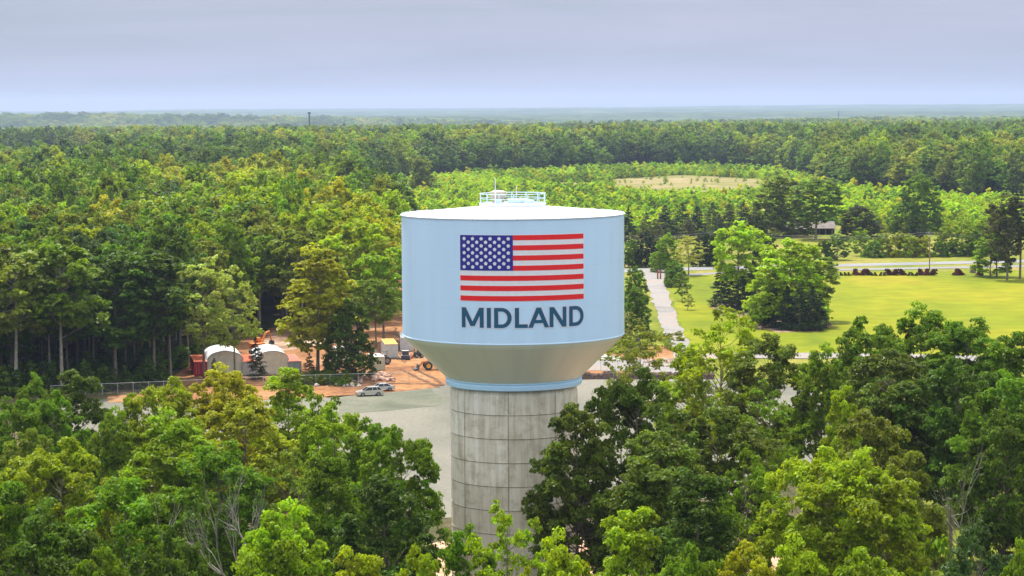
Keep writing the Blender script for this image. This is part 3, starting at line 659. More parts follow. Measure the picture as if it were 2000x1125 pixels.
for nm, e_, rad, mm in (('lettering_edge', .055, TR+.014, lw), ('lettering', 0, TR+.032, lb)):
    pcs, _ = letters(e_)
    for li, grp in enumerate(pcs):
        pass
    allp = []
    for li, grp in enumerate(pcs):
        for j, pc in enumerate(grp): allp.append(([(A0+.12+p[0]*kx, L0+p[1]*hz) for p in pc], mm))
    if nm == 'lettering_edge':
        edge = wrap(allp, nm, rad, tower)
    else:
        # overlapping strokes of one letter are set a hair apart so that no two faces share a plane
        bm_all = wrap(allp, nm, rad, tower)
        edge.parent = bm_all

# ---------------------------------------------------------------- trees one can tell apart
NEAR = [  (215, 812, 226, 120, 'near0', 'green', 'rounded green crown just below the small gravel gap on the left'),
 (105, 775, 240, 130, 'near2', 'green', 'green crown left of the small gravel gap at far left'),
 # u, top v, distance, width px, prototype, colour, label
 (150, 733, 250, 160, 'near1', 'dark', 'dark green tree at left edge of the gravel lot, left of the fence end'),
 (62, 742, 264, 100, 'near0', 'green', 'small green crown at far left just below the dark forest trunks'),
 (20, 790, 228, 130, 'near4', 'green', 'mid green tree touching the left edge beside the lower gravel gap'),
 (250, 778, 238, 90, 'near1', 'bright', 'narrow bright tree just right of the small gravel gap on the left'),
 (330, 750, 236, 180, 'near2', 'yellow', 'yellow green crown below the red shipping container'),
 (440, 728, 242, 190, 'near0', 'yellow', 'yellow green crown below the left storage tent'),
 (566, 724, 248, 160, 'near1', 'bright', 'bright crown rising in front of the right storage tent'),
 (622, 760, 232, 120, 'airy0', 'green', 'loose tree whose twigs overlap the gravel left of the parked cars'),
 (470, 785, 216, 240, 'near3', 'yellow', 'broad yellow green crown in the middle of the left grove'),
 (340, 820, 206, 240, 'near0', 'bright', 'bright broad crown between the red container and the bottom left grove'),
 (655, 800, 214, 190, 'near2', 'bright', 'bright crown at the edge of gravel, right part of left grove'),
 (715, 835, 205, 160, 'near4', 'green', 'green crown sloping down to the gravel beside the column'),
 (120, 875, 182, 270, 'near2', 'bright', 'large bright rounded crown in the lower left'),
 (45, 850, 192, 180, 'near3', 'olive', 'dull olive tree at the left edge above the large bright crown'),
 (15, 950, 166, 190, 'near1', 'green', 'green crown cut by the left edge near the bottom'),
 (235, 955, 160, 260, 'near4', 'green', 'deep green crown right of the large bright lower left tree'),
 (90, 1010, 148, 270, 'near0', 'dark', 'dark crown in the bottom left corner'),
 (430, 880, 186, 210, 'near4', 'green', 'shaded green tree behind the leaning grey branches'),
 (570, 890, 194, 180, 'airy1', 'olive', 'sparse olive tree behind the bare upright branches'),
 (640, 895, 189, 170, 'near1', 'green', 'green tree between bare branches and the big dark oak'),
 (765, 846, 196, 190, 'near2', 'green', 'tall rounded green tree just left of the concrete column'),
 (750, 940, 176, 230, 'near3', 'dark', 'dark green tree with thin stems at left foot of the column'),
 (545, 1008, 152, 250, 'near0', 'bright', 'bright rounded crown in the bottom row, left of centre'),
 (335, 1050, 146, 220, 'near2', 'dark', 'dark crown at the bottom under the leaning grey branches'),
 (195, 1085, 138, 200, 'near3', 'green', 'crown just peeping over the bottom edge at left'),
 (700, 1085, 140, 190, 'near1', 'yellow', 'yellow green top at the bottom edge below the dark green tree'),
 (810, 1096, 136, 150, 'near4', 'bright', 'low bright top at the bottom edge left of the column foot'),
 (905, 1045, 160, 140, 'near4', 'green', 'green crown at the left foot of the concrete column'),
 (992, 988, 156, 190, 'airy0', 'bright', 'light green airy tree standing in front of the concrete column'),
 (1100, 1068, 142, 210, 'near0', 'bright', 'bright top at the bottom right of the concrete column'),
 (1228, 1003, 154, 210, 'near1', 'bright', 'bright crown in front of the big dark oak, right of the column'),
 (1340, 1085, 138, 230, 'near2', 'green', 'green top at the bottom edge below the big oak'),
 (1450, 1078, 139, 220, 'near3', 'yellow', 'yellow green top at the bottom edge beside the bare pink soil'),
 (1570, 1080, 141, 230, 'near0', 'bright', 'bright top at the bottom edge left of the huge bright crown'),
 (1130, 800, 197, 210, 'near3', 'oak', 'dark oak crown overlapping the right side of the concrete column'),
 (1250, 738, 203, 230, 'near2', 'oak', 'tallest crown of the dark oak group right of the tank bowl'),
 (1400, 800, 206, 230, 'near0', 'oak', 'dark oak crown at the right end of the oak group'),
 (1290, 860, 188, 240, 'near4', 'oak', 'dark green crown low in the middle of the oak group'),
 (1370, 930, 176, 230, 'near1', 'dark', 'very dark crown above the bare pink soil'),
 (1450, 890, 186, 150, 'airy1', 'green', 'loose green tree at the right lower side of the oak group'),
 (1250, 640, 296, 150, 'airy0', 'olive', 'sparse olive tree with bare crooked limbs right of the tank bowl'),
 (1405, 610, 264, 190, 'airy1', 'bright', 'tall light green tree with visible forked limbs beside the driveway'),
 (1345, 680, 268, 120, 'near1', 'bright', 'light green crown between sparse olive tree and the forked tree'),
 (1505, 666, 256, 170, 'near4', 'oak', 'dark olive tree below the yard tree islands'),
 (1605, 690, 250, 140, 'near0', 'green', 'green crown below the thin pale path'),
 (1480, 750, 232, 160, 'airy0', 'green', 'leggy green tree against the pale gravel right of the oak group'),
 (1640, 765, 216, 110, 'near1', 'bright', 'small vivid green crown between the dark right hand trees'),
 (1692, 632, 264, 190, 'near2', 'green', 'green crown at the near corner of the lawn'),
 (1800, 610, 272, 210, 'near0', 'green', 'highest crown of the right grove, standing against the lawn'),
 (1895, 636, 264, 190, 'near4', 'green', 'rounded crown right of the highest crown against the lawn'),
 (1985, 655, 256, 170, 'near1', 'green', 'crown at the right edge just below the lawn'),
 (1745, 690, 240, 230, 'near3', 'oak', 'dark broad crown in the middle of the right grove'),
 (1860, 712, 234, 220, 'near2', 'dark', 'dark crown with bare dark stems below in the right grove'),
 (1965, 745, 218, 200, 'near0', 'green', 'green crown at the right edge, middle height'),
 (1705, 812, 192, 240, 'near3', 'olive', 'dull olive brown crown behind the huge bright crown'),
 (1600, 892, 176, 260, 'near2', 'lime', 'huge bright yellow green crown in the lower right, left half'),
 (1690, 905, 172, 260, 'near0', 'bright', 'huge bright green crown in the lower right, right half'),
 (1775, 890, 184, 150, 'near1', 'olive', 'olive crown right of the huge bright crown'),
 (1960, 820, 198, 160, 'near4', 'dark', 'dark tall tree with black trunk at the right edge'),
 (1925, 1035, 152, 190, 'airy1', 'blue', 'blue green loose tree near the bottom right corner'),
 (1830, 1070, 146, 120, 'sapling', 'green', 'small green tree on the open ground near bottom right'),
 (1700, 1085, 140, 240, 'near3', 'bright', 'bright top at the bottom edge below the huge bright crown'),
 (2110, 690, 250, 180, 'near1', 'green', 'green tree beyond the right edge below the lawn'),
 (2120, 860, 200, 220, 'near3', 'green', 'broad green tree beyond the right edge of the grove'),
 (-90, 800, 235, 200, 'near2', 'bright', 'bright tree beyond the left edge of the grove'),
 (-110, 950, 175, 240, 'near0', 'green', 'green tree beyond the lower left edge'),
 (1990, 1085, 138, 150, 'near0', 'green', 'crown in the bottom right corner'),
]
for t in NEAR: tree_px(*t)
MID = [
 (398, 503, 'b', 738, 140, 'midairy', 'pale', 'pale olive airy tree standing in front of the left storage tent'),
 (458, 520, 'b', 740, 100, 'midairy', 'pale', 'pale airy tree between the two white storage tents'),
 (620, 488, 'b', 738, 160, 'mid1', 'yellow', 'tall yellow green tree behind the fence, right of the storage tents'),
 (648, 540, 'b', 728, 90, 'midairy', 'bright', 'slender bright tree just behind the tall yellow green tree'),
 (686, 585, 'b', 742, 92, 'full', 'dark', 'dark dense tree left of the cream site office'),
 (705, 436, 'b', 650, 130, 'mid0', 'lime', 'vivid green tree top left of the tank'),
 (750, 480, 'b', 668, 100, 'mid4', 'bright', 'bright green tree against the left side of the tank'),
 (735, 545, 'b', 680, 100, 'mid2', 'green', 'green tree above the yellow roofed container'),
 (592, 445, 'b', 650, 120, 'mid3', 'olive', 'olive grey crown behind the tall yellow green tree'),
 (30, 485, 'b', 770, 200, 'mid3', 'olive', 'olive crown on pale forked trunks at the left edge'),
 (120, 470, 'b', 765, 190, 'mid3', 'green', 'crown above dark trunks near the left end of the fence'),
 (225, 500, 'b', 752, 180, 'mid0', 'dark', 'dark tree in the front row of the forest above the fence'),
 (300, 490, 'b', 745, 170, 'mid2', 'dark', 'dark tree in the forest front left of the red container'),
 (475, 360, 'b', 590, 90, 'mid4', 'lime', 'single vivid yellow green crown inside the left forest'),
 (1440, 427, 'b', 606, 105, 'mid4', 'vivid', 'tall bright tree on the left planting bed of the lawn'),
 (1545, 470, 'b', 636, 170, 'full', 'vivid', 'big bright rounded tree on the right planting bed of the lawn'),
 (1595, 500, 'b', 628, 90, 'mid4', 'olive', 'olive side crown behind the big bright yard tree'),
 (1512, 520, 'b', 632, 80, 'full', 'bright', 'bright green lower crown at the left of the big yard tree'),
 (1592, 352, 'b', 468, 105, 'mid0', 'green', 'large dark green tree in front of the low farm shed'),
 (1530, 345, 'b', 462, 110, 'full', 'olive', 'olive tree behind the ruined house'),
 (1787, 342, 'b', 456, 90, 'full', 'green', 'tall rounded tree standing alone right of the farm shed'),
 (1680, 400, 'b', 466, 75, 'full', 'brown', 'brownish round tree right of the farm shed'),
 (1965, 385, 'b', 548, 80, 'mid1', 'brown', 'tall brown pine group tree at the right edge of the lawn'),
 (1990, 375, 'b', 545, 90, 'pine0', 'cedar', 'tall dark pine at the far right behind the lawn'),
 (1945, 400, 'b', 540, 60, 'mid1', 'brown', 'tall thin pine behind the bright tree at lawn end'),
 (1932, 446, 'b', 541, 70, 'bright', 'bright', 'bright green tree at the right end of the road'),
 (828, 305, 'b', 385, 60, 'full', 'olive', 'large olive tree alone on the edge of the young growth behind the tank'),
 (1240, 522, 'b', 606, 48, 'full', 'green', 'dark bushy tree between the tank and the driveway top'),
 (1244, 560, 'b', 645, 54, 'full', 'green', 'green tree beside the driveway, right of the tank'),
 (1230, 610, 'b', 690, 70, 'midairy', 'olive', 'olive bushy tree right of the tank bottom edge'),
 (1300, 456, 'b', 532, 55, 'full', 'bright', 'light green tree behind the driveway gate'),
 (1345, 460, 'b', 538, 65, 'midairy', 'pale', 'grey green tree right of the driveway gate'),
 (1318, 512, 'b', 560, 50, 'full', 'green', 'bushy green tree at the right side of the driveway'),
 (1332, 534, 'b', 588, 40, 'sapling', 'green', 'slim green tree on the lawn beside the driveway'),
 (1343, 575, 'b', 606, 26, 'sapling', 'olive', 'small sapling on the lawn beside the driveway'),
]
for u, vt, _, vb, wp, kind, pal, lab in MID:
    tree_px(u, vt, vbase(u, vb), wp, kind, pal, lab, name='pine_tree' if kind.startswith('pine') else None)
# cedars
def cedar(u, vt, vb, wp, pal, lab, group=None, kind='cedar0', name='cedar_tree'): return tree_px(u, vt, vbase(u, vb), wp, kind, pal, lab, name=name, group=group)
for k, (u, vt, vb, wp) in enumerate([(1408, 520, 600, 50), (1425, 530, 606, 56), (1450, 540, 612, 60), (1470, 510, 608, 56), (1488, 560, 618, 40)]):
    cedar(u, vt, vb, wp, 'cedar', 'dark cedar around the foot of the tall bright tree on the left planting bed', 'cedars on the left planting bed', 'cedar%d' % (k % 2))
for k, (u, vt, vb, wp) in enumerate([(1492, 575, 632, 44), (1512, 560, 640, 52), (1537, 560, 644, 56), (1562, 555, 646, 60), (1586, 560, 646, 56), (1602, 575, 642, 40)]):
    cedar(u, vt, vb, wp, 'cedar', 'dark cedar under the big bright rounded yard tree', 'cedars on the right planting bed', 'cedar%d' % (k % 2))
for k, (u, vt, vb, wp) in enumerate([(1228, 408, 474, 44), (1262, 416, 474, 50), (1300, 402, 468, 56), (1332, 398, 466, 60), (1362, 404, 468, 54), (1392, 396, 466, 60), (1424, 400, 466, 58), (1452, 396, 462, 60), (1478, 404, 460, 50), (1405, 420, 472, 50), (1345, 425, 476, 50), (1280, 428, 480, 56)]):
    cedar(u, vt, vb, wp, rng.choice(['cedar', 'brown', 'cedar']), 'dark brownish cedar in the row behind the road, right of the tank top', 'row of dark cedars behind the road', 'cedar%d' % (k % 2))
for k, (u, vt, vb, wp) in enumerate([(690, 398, 476, 60), (725, 402, 480, 56), (758, 400, 486, 52), (660, 392, 470, 56), (780, 415, 500, 40)]):
    cedar(u, vt, vb, wp, 'brown', 'brownish pine at the edge of the forest left of the tank rim', 'brownish pines left of the tank rim', 'cedar1', 'pine_tree')
cedar(500, 660, 742, 44, 'cedar', 'small dark cedar in front of the right storage tent', None, 'cedar1')
cedar(418, 700, 744, 26, 'cedar', 'tiny cedar in front of the left storage tent', None, 'cedar0')
cedar(604, 690, 742, 36, 'cedar', 'low dark cedar behind the fence right of the storage tents', None, 'cedar1')
# hedgerow behind the road
for k, (u, vt, vb, wp, pal, kind) in enumerate([(1236, 468, 522, 44, 'green', 'full'), (1262, 452, 522, 44, 'cedar', 'full'), (1284, 470, 520, 40, 'dark', 'full'), (1372, 452, 520, 44, 'cedar', 'full'), (1398, 455, 520, 40, 'dark', 'full'), (1480, 452, 506, 44, 'cedar', 'bush'), (1500, 458, 506, 40, 'dark', 'bush'),
      (1634, 452, 508, 40, 'green', 'bright'), (1610, 470, 508, 40, 'dark', 'bush'), (1682, 444, 500, 34, 'bright', 'bright'), (1705, 470, 503, 46, 'green', 'bush'), (1722, 450, 502, 34, 'bright', 'bright'), (1748, 454, 502, 50, 'yellow', 'bush'), (1775, 458, 502, 60, 'lime', 'bush'), (1800, 462, 502, 44, 'yellow', 'bush'),
      (1792, 446, 498, 40, 'cedar', 'bush'), (1842, 436, 500, 36, 'bright', 'bright'), (1862, 470, 501, 44, 'green', 'bush'), (1878, 424, 500, 46, 'bright', 'bright'), (1900, 450, 500, 46, 'green', 'bush'), (1910, 430, 498, 40, 'bright', 'full'), (1835, 470, 502, 36, 'green', 'bush')]):
    nm = 'shrub' if kind == 'bush' else 'broadleaf_tree'
    side = 'left of' if u < 1500 else 'right of'
    tree_px(u, vt, vbase(u, vb), wp, kind, pal, '%s %s in the hedgerow behind the road, %s the big yard tree' % ({'green': 'mid green', 'cedar': 'dark green', 'dark': 'deep green', 'bright': 'bright green', 'yellow': 'yellow green', 'lime': 'vivid yellow green'}[pal], 'bush' if kind == 'bush' else 'tree', side), name=nm, group='%s in the hedgerow behind the road, %s the big yard tree, %s' % ('bushes' if kind == 'bush' else 'trees', side, pal), cat='bush' if kind == 'bush' else 'tree')
# reddish clipped bushes along the lawn and the little round ones between them
for u in (1669, 1684, 1697, 1738, 1750, 1763, 1797, 1808, 1820, 1866, 1876, 1912):
    p = G(u, 538); put_tree('smallbush', 'shrub', p.x, p.y, 1.9, 15*p.y/FPX, 'red', 'dark red bush in the row along the far edge of the lawn', 'bush', 'dark red bushes along the far edge of the lawn')
for u in (1628, 1635, 1643, 1651, 1659, 1703, 1711, 1719, 1727, 1774, 1782, 1789):
    p = G(u, 539); put_tree('smallbush', 'shrub', p.x, p.y, 1.1, 6.5*p.y/FPX, 'brown', 'tiny dark round bush between the red bushes at the lawn edge', 'bush', 'tiny round bushes along the far edge of the lawn')
# bare grey trees
def bare(u, vtop, D, seed, wd, lab, lean=0.0, lx=0.0, H=15):
    foot = at(u, 700, D); h = at(u, vtop, D).z
    me = bare_proto('bare%d' % seed, seed, H); e = empty('dead_tree', (foot.x, D, 0), 0)
    xs = [v.co.x for v in me.vertices]; zs = max(v.co.z for v in me.vertices)
    e.scale = (wd/(max(xs)-min(xs)), wd/(max(xs)-min(xs)), h/zs); e.rotation_euler = (0, lean, 0)
    tag(e, lab, 'dead tree'); link('trunk', me, e)
bare(515, 880, 176, 5, 7.0, 'bare grey tree with upright twigs in the middle of the left grove')
bare(400, 975, 154, 8, 5.5, 'leaning bare grey tree low in the left grove', lean=-.16)
bare(1885, 850, 186, 9, 4.5, 'bare grey tree among dark stems in the right grove')
bare(1215, 700, 292, 12, 6.5, 'bare crooked limbs against the gravel right of the tank bowl')

# ---------------------------------------------------------------- the forest
OPEN = [(690, 440), (690, 380), (740, 362), (870, 349), (1230, 331), (1500, 333), (1580, 350), (1640, 374), (1790, 384), (1900, 396), (2400, 400), (2400, 1300), (-700, 1300), (-700, 775), (0, 768), (120, 758), (330, 742), (360, 712), (400, 688), (500, 648), (640, 636), (735, 628), (770, 590), (764, 540), (776, 495), (790, 480)]
HID = [(815, 480), (1180, 480), (1180, 600), (1000, 620), (860, 590)]
fr_ = random.Random(77); cand = []
used = [(o.location.x, o.location.y) for o in COL.objects if o.type == 'EMPTY' and o.location.y > 380]
def forest_colour(x, y, kind, rg):
    n = 1.1*noise.noise(Vector((x/150, y/260, 4.4)))+.7*noise.noise(Vector((x/45, y/80, 1.4)))+rg.gauss(0, .22)
    if kind == 'pine': return PAL[rg.choice(['brown', 'cedar', 'brown'])]
    if rg.random() < .03: return PAL['lime']
    if n < -.40: return PAL['dark']
    if n < -.05: return PAL['green'] if rg.random() < .7 else PAL['blue']
    if n < .25: return PAL['green'] if rg.random() < .55 else PAL['olive']
    if n < .55: return PAL['bright'] if rg.random() < .6 else PAL['olive']
    return PAL['yellow'] if rg.random() < .7 else PAL['lime']
D = 388.0
while D < 7800:
    sp0 = 7.2 if D < 620 else 7.6 if D < 1200 else 9.5 if D < 2600 else 13.0 if D < 4200 else 17.0
    half = .33*D+40; x = -half-40
    while x < half:
        px, py = x+fr_.uniform(-.45, .45)*sp0, D+fr_.uniform(-.45, .45)*sp0*1.1; x += sp0
        u, v = proj(px, py, 0)
        hid = inside(u, v, HID)
        if py < 2300 and inside(u, v, OPEN) and not hid: continue
        if D > 4600 and fr_.random() < sm(4600, 8000, D)*.4: continue
        if any(abs(px-a)+abs(py-b) < 6 for a, b in used if abs(py-b) < 6): continue
        cand.append((px, py, u))
    D += sp0*1.05
edgeD = 470
indiv = []; rest = []
for c in cand:
    # nearest rows facing the camera are single trees
    (indiv if len(indiv) < 150 and -30 < c[2] < 800 and c[1] < 700 else rest).append(c)
for px, py, u in indiv:
    k = fr_.choice(['mid0', 'mid1', 'mid2', 'mid3', 'mid4', 'mid0', 'mid3'])
    e = put_tree(k, 'broadleaf_tree', px, py, fr_.uniform(22, 28.5), fr_.uniform(9, 13.5), 'green', 'broadleaf tree packed in the dense forest left of the water tower', 'tree', 'trees of the dense forest left of the tower')
    for ch in e.children:
        if ch.name.startswith('crown'): c = forest_colour(px, py, k, fr_); ch.color = jitc(c)
    e.children[0].name  # keep
# cheap prototypes for the mass of trees beyond
def joined(kind, name, leafk):
    """crown + trunk in one mesh, with the instanced leaf material"""
    (tm, cm), H, R = kind
    nv = len(cm.vertices); co = np.empty(nv*3); cm.vertices.foreach_get('co', co); co = co.reshape(-1, 3)
    q = np.arange(nv).reshape(-1, 4); ti = np.empty(len(q)); cm.attributes['tint'].data.foreach_get('value', ti)
    me = fast_mesh(name, co, q, [leafk], ti)
    bm = bmesh.new(); bm.from_mesh(me); k = len(bm.faces); bm.from_mesh(tm); bm.faces.ensure_lookup_table()
    for i in range(k, len(bm.faces)): bm.faces[i].material_index = 1
    bm.to_mesh(me); bm.free(); me.materials.append(M['bark']); return me
far_kinds = []
for i, kw in enumerate([dict(shape='round'), dict(shape='dome', z0=.35), dict(shape='lobed', R=6), dict(shape='dome', R=6.2, z0=.45), dict(shape='round', z0=.2)]):
    a = dict(H=24, R=5.8, z0=.28, nclump=46, clump=1.7, npuff=7, nleaf=9, hollow=.6, flat=.85, up=.8, leaf=.80, trunk=.3, limbs=.25); a.update(kw)
    far_kinds.append(joined((tree_proto('far%d' % i, 91+i, **a), 24, a['R']), 'far_tree%d' % i, M['leaf_i']))
far_kinds.append(joined((conifer_proto('farpine', 97, H=20, R=2.6, z0=.15, tiers=12, per=6, nleaf=8, leaf=.8, trunk=.2), 20, 2.6), 'far_pine', M['leaf_i']))
shrub_kinds = []
for i, kw in enumerate([dict(shape='column', R=1.5, H=5), dict(shape='dome', R=2.0, H=4), dict(shape='tall', R=1.7, H=5.5)]):
    a = dict(z0=.02, nclump=20, clump=.75, npuff=4, nleaf=7, leaf=.55, trunk=.06, limbs=.1); a.update(kw)
    shrub_kinds.append(joined((tree_proto('young%d' % i, 101+i, **a), a['H'], a['R']), 'young_growth%d' % i, M['leaf_i']))
def scatter(name, pts, meshes, label=None):
    """pts: (x,y,z, kind, scale_xy, scale_z, rot, rgb) -> one object, geometry nodes put a tree at every vertex"""
    me = bpy.data.meshes.new(name); me.vertices.add(len(pts)); A = np.array([p[:3] for p in pts], dtype=np.float32); me.vertices.foreach_set('co', A.ravel())
    for nm, ty, vals in (('idx', 'INT', np.array([p[3] for p in pts], dtype=np.int32)), ):
        me.attributes.new(nm, ty, 'POINT').data.foreach_set('value', vals)
    me.attributes.new('scl', 'FLOAT_VECTOR', 'POINT').data.foreach_set('vector', np.array([(p[4], p[4], p[5]) for p in pts], dtype=np.float32).ravel())
    me.attributes.new('rot', 'FLOAT_VECTOR', 'POINT').data.foreach_set('vector', np.array([(0, 0, p[6]) for p in pts], dtype=np.float32).ravel())
    me.attributes.new('tcol', 'FLOAT_COLOR', 'POINT').data.foreach_set('color', np.array([(*p[7][:3], 1) for p in pts], dtype=np.float32).ravel())
    me.update(); o = link(name, me)
    ng = bpy.data.node_groups.new(name+'_nodes', 'GeometryNodeTree')
    ng.interface.new_socket('Geometry', in_out='INPUT', socket_type='NodeSocketGeometry'); ng.interface.new_socket('Geometry', in_out='OUTPUT', socket_type='NodeSocketGeometry')
    gi = ng.nodes.new('NodeGroupInput'); go = ng.nodes.new('NodeGroupOutput'); ip = ng.nodes.new('GeometryNodeInstanceOnPoints'); g2i = ng.nodes.new('GeometryNodeGeometryToInstance')
    for k, sm_ in reversed(list(enumerate(meshes))):
        src = bpy.data.objects.new(sm_.name, sm_)
        oi = ng.nodes.new('GeometryNodeObjectInfo'); oi.inputs['Object'].default_value = src; oi.transform_space = 'ORIGINAL'
        if 'As Instance' in oi.inputs: oi.inputs['As Instance'].default_value = True
        ng.links.new(oi.outputs['Geometry'], g2i.inputs[0])
    ng.nodes.remove(g2i)
    ji = ng.nodes.new('GeometryNodeJoinGeometry')
    ois = [n for n in ng.nodes if n.bl_idname == 'GeometryNodeObjectInfo']
    for oi in ois: ng.links.new(oi.outputs['Geometry'], ji.inputs[0])
    def na(nm, ty):
        n = ng.nodes.new('GeometryNodeInputNamedAttribute'); n.data_type = ty; n.inputs['Name'].default_value = nm; return n.outputs['Attribute']
    ng.links.new(gi.outputs[0], ip.inputs['Points']); ng.links.new(ji.outputs[0], ip.inputs['Instance'])
    ip.inputs['Pick Instance'].default_value = True
    ng.links.new(na('idx', 'INT'), ip.inputs['Instance Index']); ng.links.new(na('scl', 'FLOAT_VECTOR'), ip.inputs['Scale']); ng.links.new(na('rot', 'FLOAT_VECTOR'), ip.inputs['Rotation'])
    ng.links.new(ip.outputs[0], go.inputs[0])
    md = o.modifiers.new('scatter', 'NODES'); md.node_group = ng
    return tag(o, label, kind='stuff')
NK = len(far_kinds)
pts = []
for px, py, u in rest:
    v0 = proj(px, py, 0)[1]
    pine = (u < 330 and 1450 < py < 2150) or (1330 < u < 1520 and 1850 < py < 2050 and fr_.random() < .5) or fr_.random() < .03
    big = 1.0 if py < 1200 else 1.25 if py < 2600 else 1.6 if py < 4200 else 2.1
    c = jitc(forest_colour(px, py, 'pine' if pine else '', fr_), .15)
    h = fr_.choice([fr_.uniform(.74, 1.0), fr_.uniform(.95, 1.26)])*(1.03 if 1850 < py < 2300 else .86 if py > 2600 else 1)*(1.12 if noise.noise(Vector((px/40, py/60, 1))) > .15 else .95)
    if inside(u, v0, HID): h *= .46; big = .6
    pts.append((px, py, terrain(px, py)-.3, NK-1 if pine else fr_.randrange(NK-1), big*fr_.uniform(.7, 1.3), h*(.75 if pine else 1)*min(big, 1.1), fr_.uniform(0, 6.28), c))
scatter('forest', pts, far_kinds, 'dense broadleaf forest reaching from the left side to the horizon')
# young growth in the clearing behind the tower and the road
pts = []; D = 880.0
GROW = [(690, 440), (690, 385), (760, 366), (870, 352), (1230, 334), (1500, 336), (1580, 354), (1640, 378), (1790, 388), (1900, 400), (2400, 404), (2400, 480), (1500, 462), (1100, 470), (800, 500)]
DRY1 = [(1190, 351), (1330, 342), (1490, 350), (1505, 366), (1450, 376), (1300, 380), (1200, 370)]; DRY2 = [(1040, 374), (1090, 356), (1165, 356), (1150, 378)]
while D < 2000:
    half = .30*D; x = -half; sp0 = 3.6 if D < 1300 else 4.4
    while x < half:
        px, py = x+fr_.uniform(-.5, .5)*sp0, D+fr_.uniform(-.5, .5)*sp0; x += sp0
        u, v = proj(px, py, 0)
        if not inside(u, v, GROW): continue
        dens = noise.noise(Vector((px/45, py/60, 8)))
        if inside(u, v, DRY1) or inside(u, v, DRY2):
            if fr_.random() > .03: continue
        elif fr_.random() < .12-.5*dens: continue
        if 1490 < u < 1660 and v > 440: continue
        n = noise.noise(Vector((px/60, py/90, 2)))+fr_.gauss(0, .3)
        c = PAL['lime'] if n > .25 else PAL['bright'] if n > -.25 else PAL['yellow'] if n > -.45 else PAL['green']
        s = fr_.uniform(.7, 1.25)*(1.35 if n < -.4 else 1)*(.45 if (1180 < u < 1530 and 364 < v < 390) or inside(u, v, DRY1) else 1); c = tuple(q*1.4 for q in c)
        pts.append((px, py, 0, fr_.randrange(3), s, s*fr_.uniform(.8, 1.3), fr_.uniform(0, 6.28), jitc(c, .15)))
    D += sp0
scatter('young_growth', pts, shrub_kinds, 'bright green young trees and scrub filling the clearing behind the tower')
# scrub at the forest foot and under the grove
pts = []
for _ in range(900):
    u = fr_.uniform(-60, 760); v = fr_.uniform(640, 778)
    if inside(u, v, [(-80, 778), (-80, 740), (330, 700), (360, 690), (500, 640), (520, 648), (370, 705), (335, 752), (120, 775)]):
        p = G(u, v); pts.append((p.x, p.y, 0, fr_.randrange(3), fr_.uniform(.5, 1.1), fr_.uniform(.3, 1.0), fr_.uniform(0, 6.28), jitc(PAL[fr_.choice(['dark', 'green', 'dark'])])))
for _ in range(70):
    u = fr_.uniform(545, 690); v = fr_.gauss(748, 5); p = G(u, v)
    pts.append((p.x, p.y, 0, 1, fr_.uniform(.25, .6), fr_.uniform(.15, .55), 0, jitc(PAL[fr_.choice(['olive', 'green', 'green'])])))
for _ in range(150):
    u = fr_.uniform(1180, 1330); v = fr_.uniform(655, 690); p = G(u, v)
    pts.append((p.x, p.y, 0, 1, fr_.uniform(.2, .5), fr_.uniform(.1, .3), 0, jitc(PAL[fr_.choice(['yellow', 'olive', 'bright'])])))
for _ in range(260):
    x = fr_.uniform(-45, 45); y = fr_.uniform(135, 250)
    if abs(x-TX) < 9 and y > 200: continue
    pts.append((x, y, 0, 1, fr_.uniform(.3, .7), fr_.uniform(.15, .5), 0, jitc(PAL[fr_.choice(['green', 'dark', 'olive'])])))
scatter('undergrowth', pts, shrub_kinds, 'low green undergrowth at the foot of the forest and the groves')

# ---------------------------------------------------------------- haze
def haze():
    mb = MB(); hm, t, b = mat('haze_air'); t.nodes.remove(b)
    pv = N(t, 'ShaderNodeVolumePrincipled'); pv.inputs['Density'].default_value = HAZE; pv.inputs['Color'].default_value = (.55, .68, .96, 1); pv.inputs['Anisotropy'].default_value = .3
    L(t, pv.outputs[0], t.nodes['Material Output'].inputs['Volume'])
    mb.box((0, 11900, 78), (40000, 25200, 292), hm); o = mb.build('haze'); tag(o, kind='stuff')
HAZE = 5.2e-5

# ---------------------------------------------------------------- the yard: containers, tents, machines, cars, fences
def local(o_u, o_v, rz): 
    p = G(o_u, o_v); return p.x, p.y, rz
def corr(mb, x0, x1, y0, y1, z0, z1, m, pitch=.28, dep=.035):
    """corrugated box walls: two long sides and the two ends"""
    def run(a, b, n_out):
        L_ = (b-a).length; n = max(2, int(L_/pitch)); d = (b-a)/n; pts = []
        for i in range(n):
            q = a+d*i; pts += [q, q+d*.5, q+d*.5+n_out*dep, q+d*.98+n_out*dep]
        pts.append(b); return pts
    A, B, C_, D_ = Vector((x0, y0, 0)), Vector((x1, y0, 0)), Vector((x1, y1, 0)), Vector((x0, y1, 0))
    ring = []
    for a, b, no in ((A, B, Vector((0, 1, 0))), (B, C_, Vector((-1, 0, 0))), (C_, D_, Vector((0, -1, 0))), (D_, A, Vector((1, 0, 0)))): ring += run(a, b, no)[:-1]
    lo = [mb.bm.verts.new((p.x, p.y, z0)) for p in ring]; hi = [mb.bm.verts.new((p.x, p.y, z1)) for p in ring]; n = len(ring)
    mb._f([mb.bm.faces.new((lo[i], lo[(i+1) % n], hi[(i+1) % n], hi[i])) for i in range(n)], m)
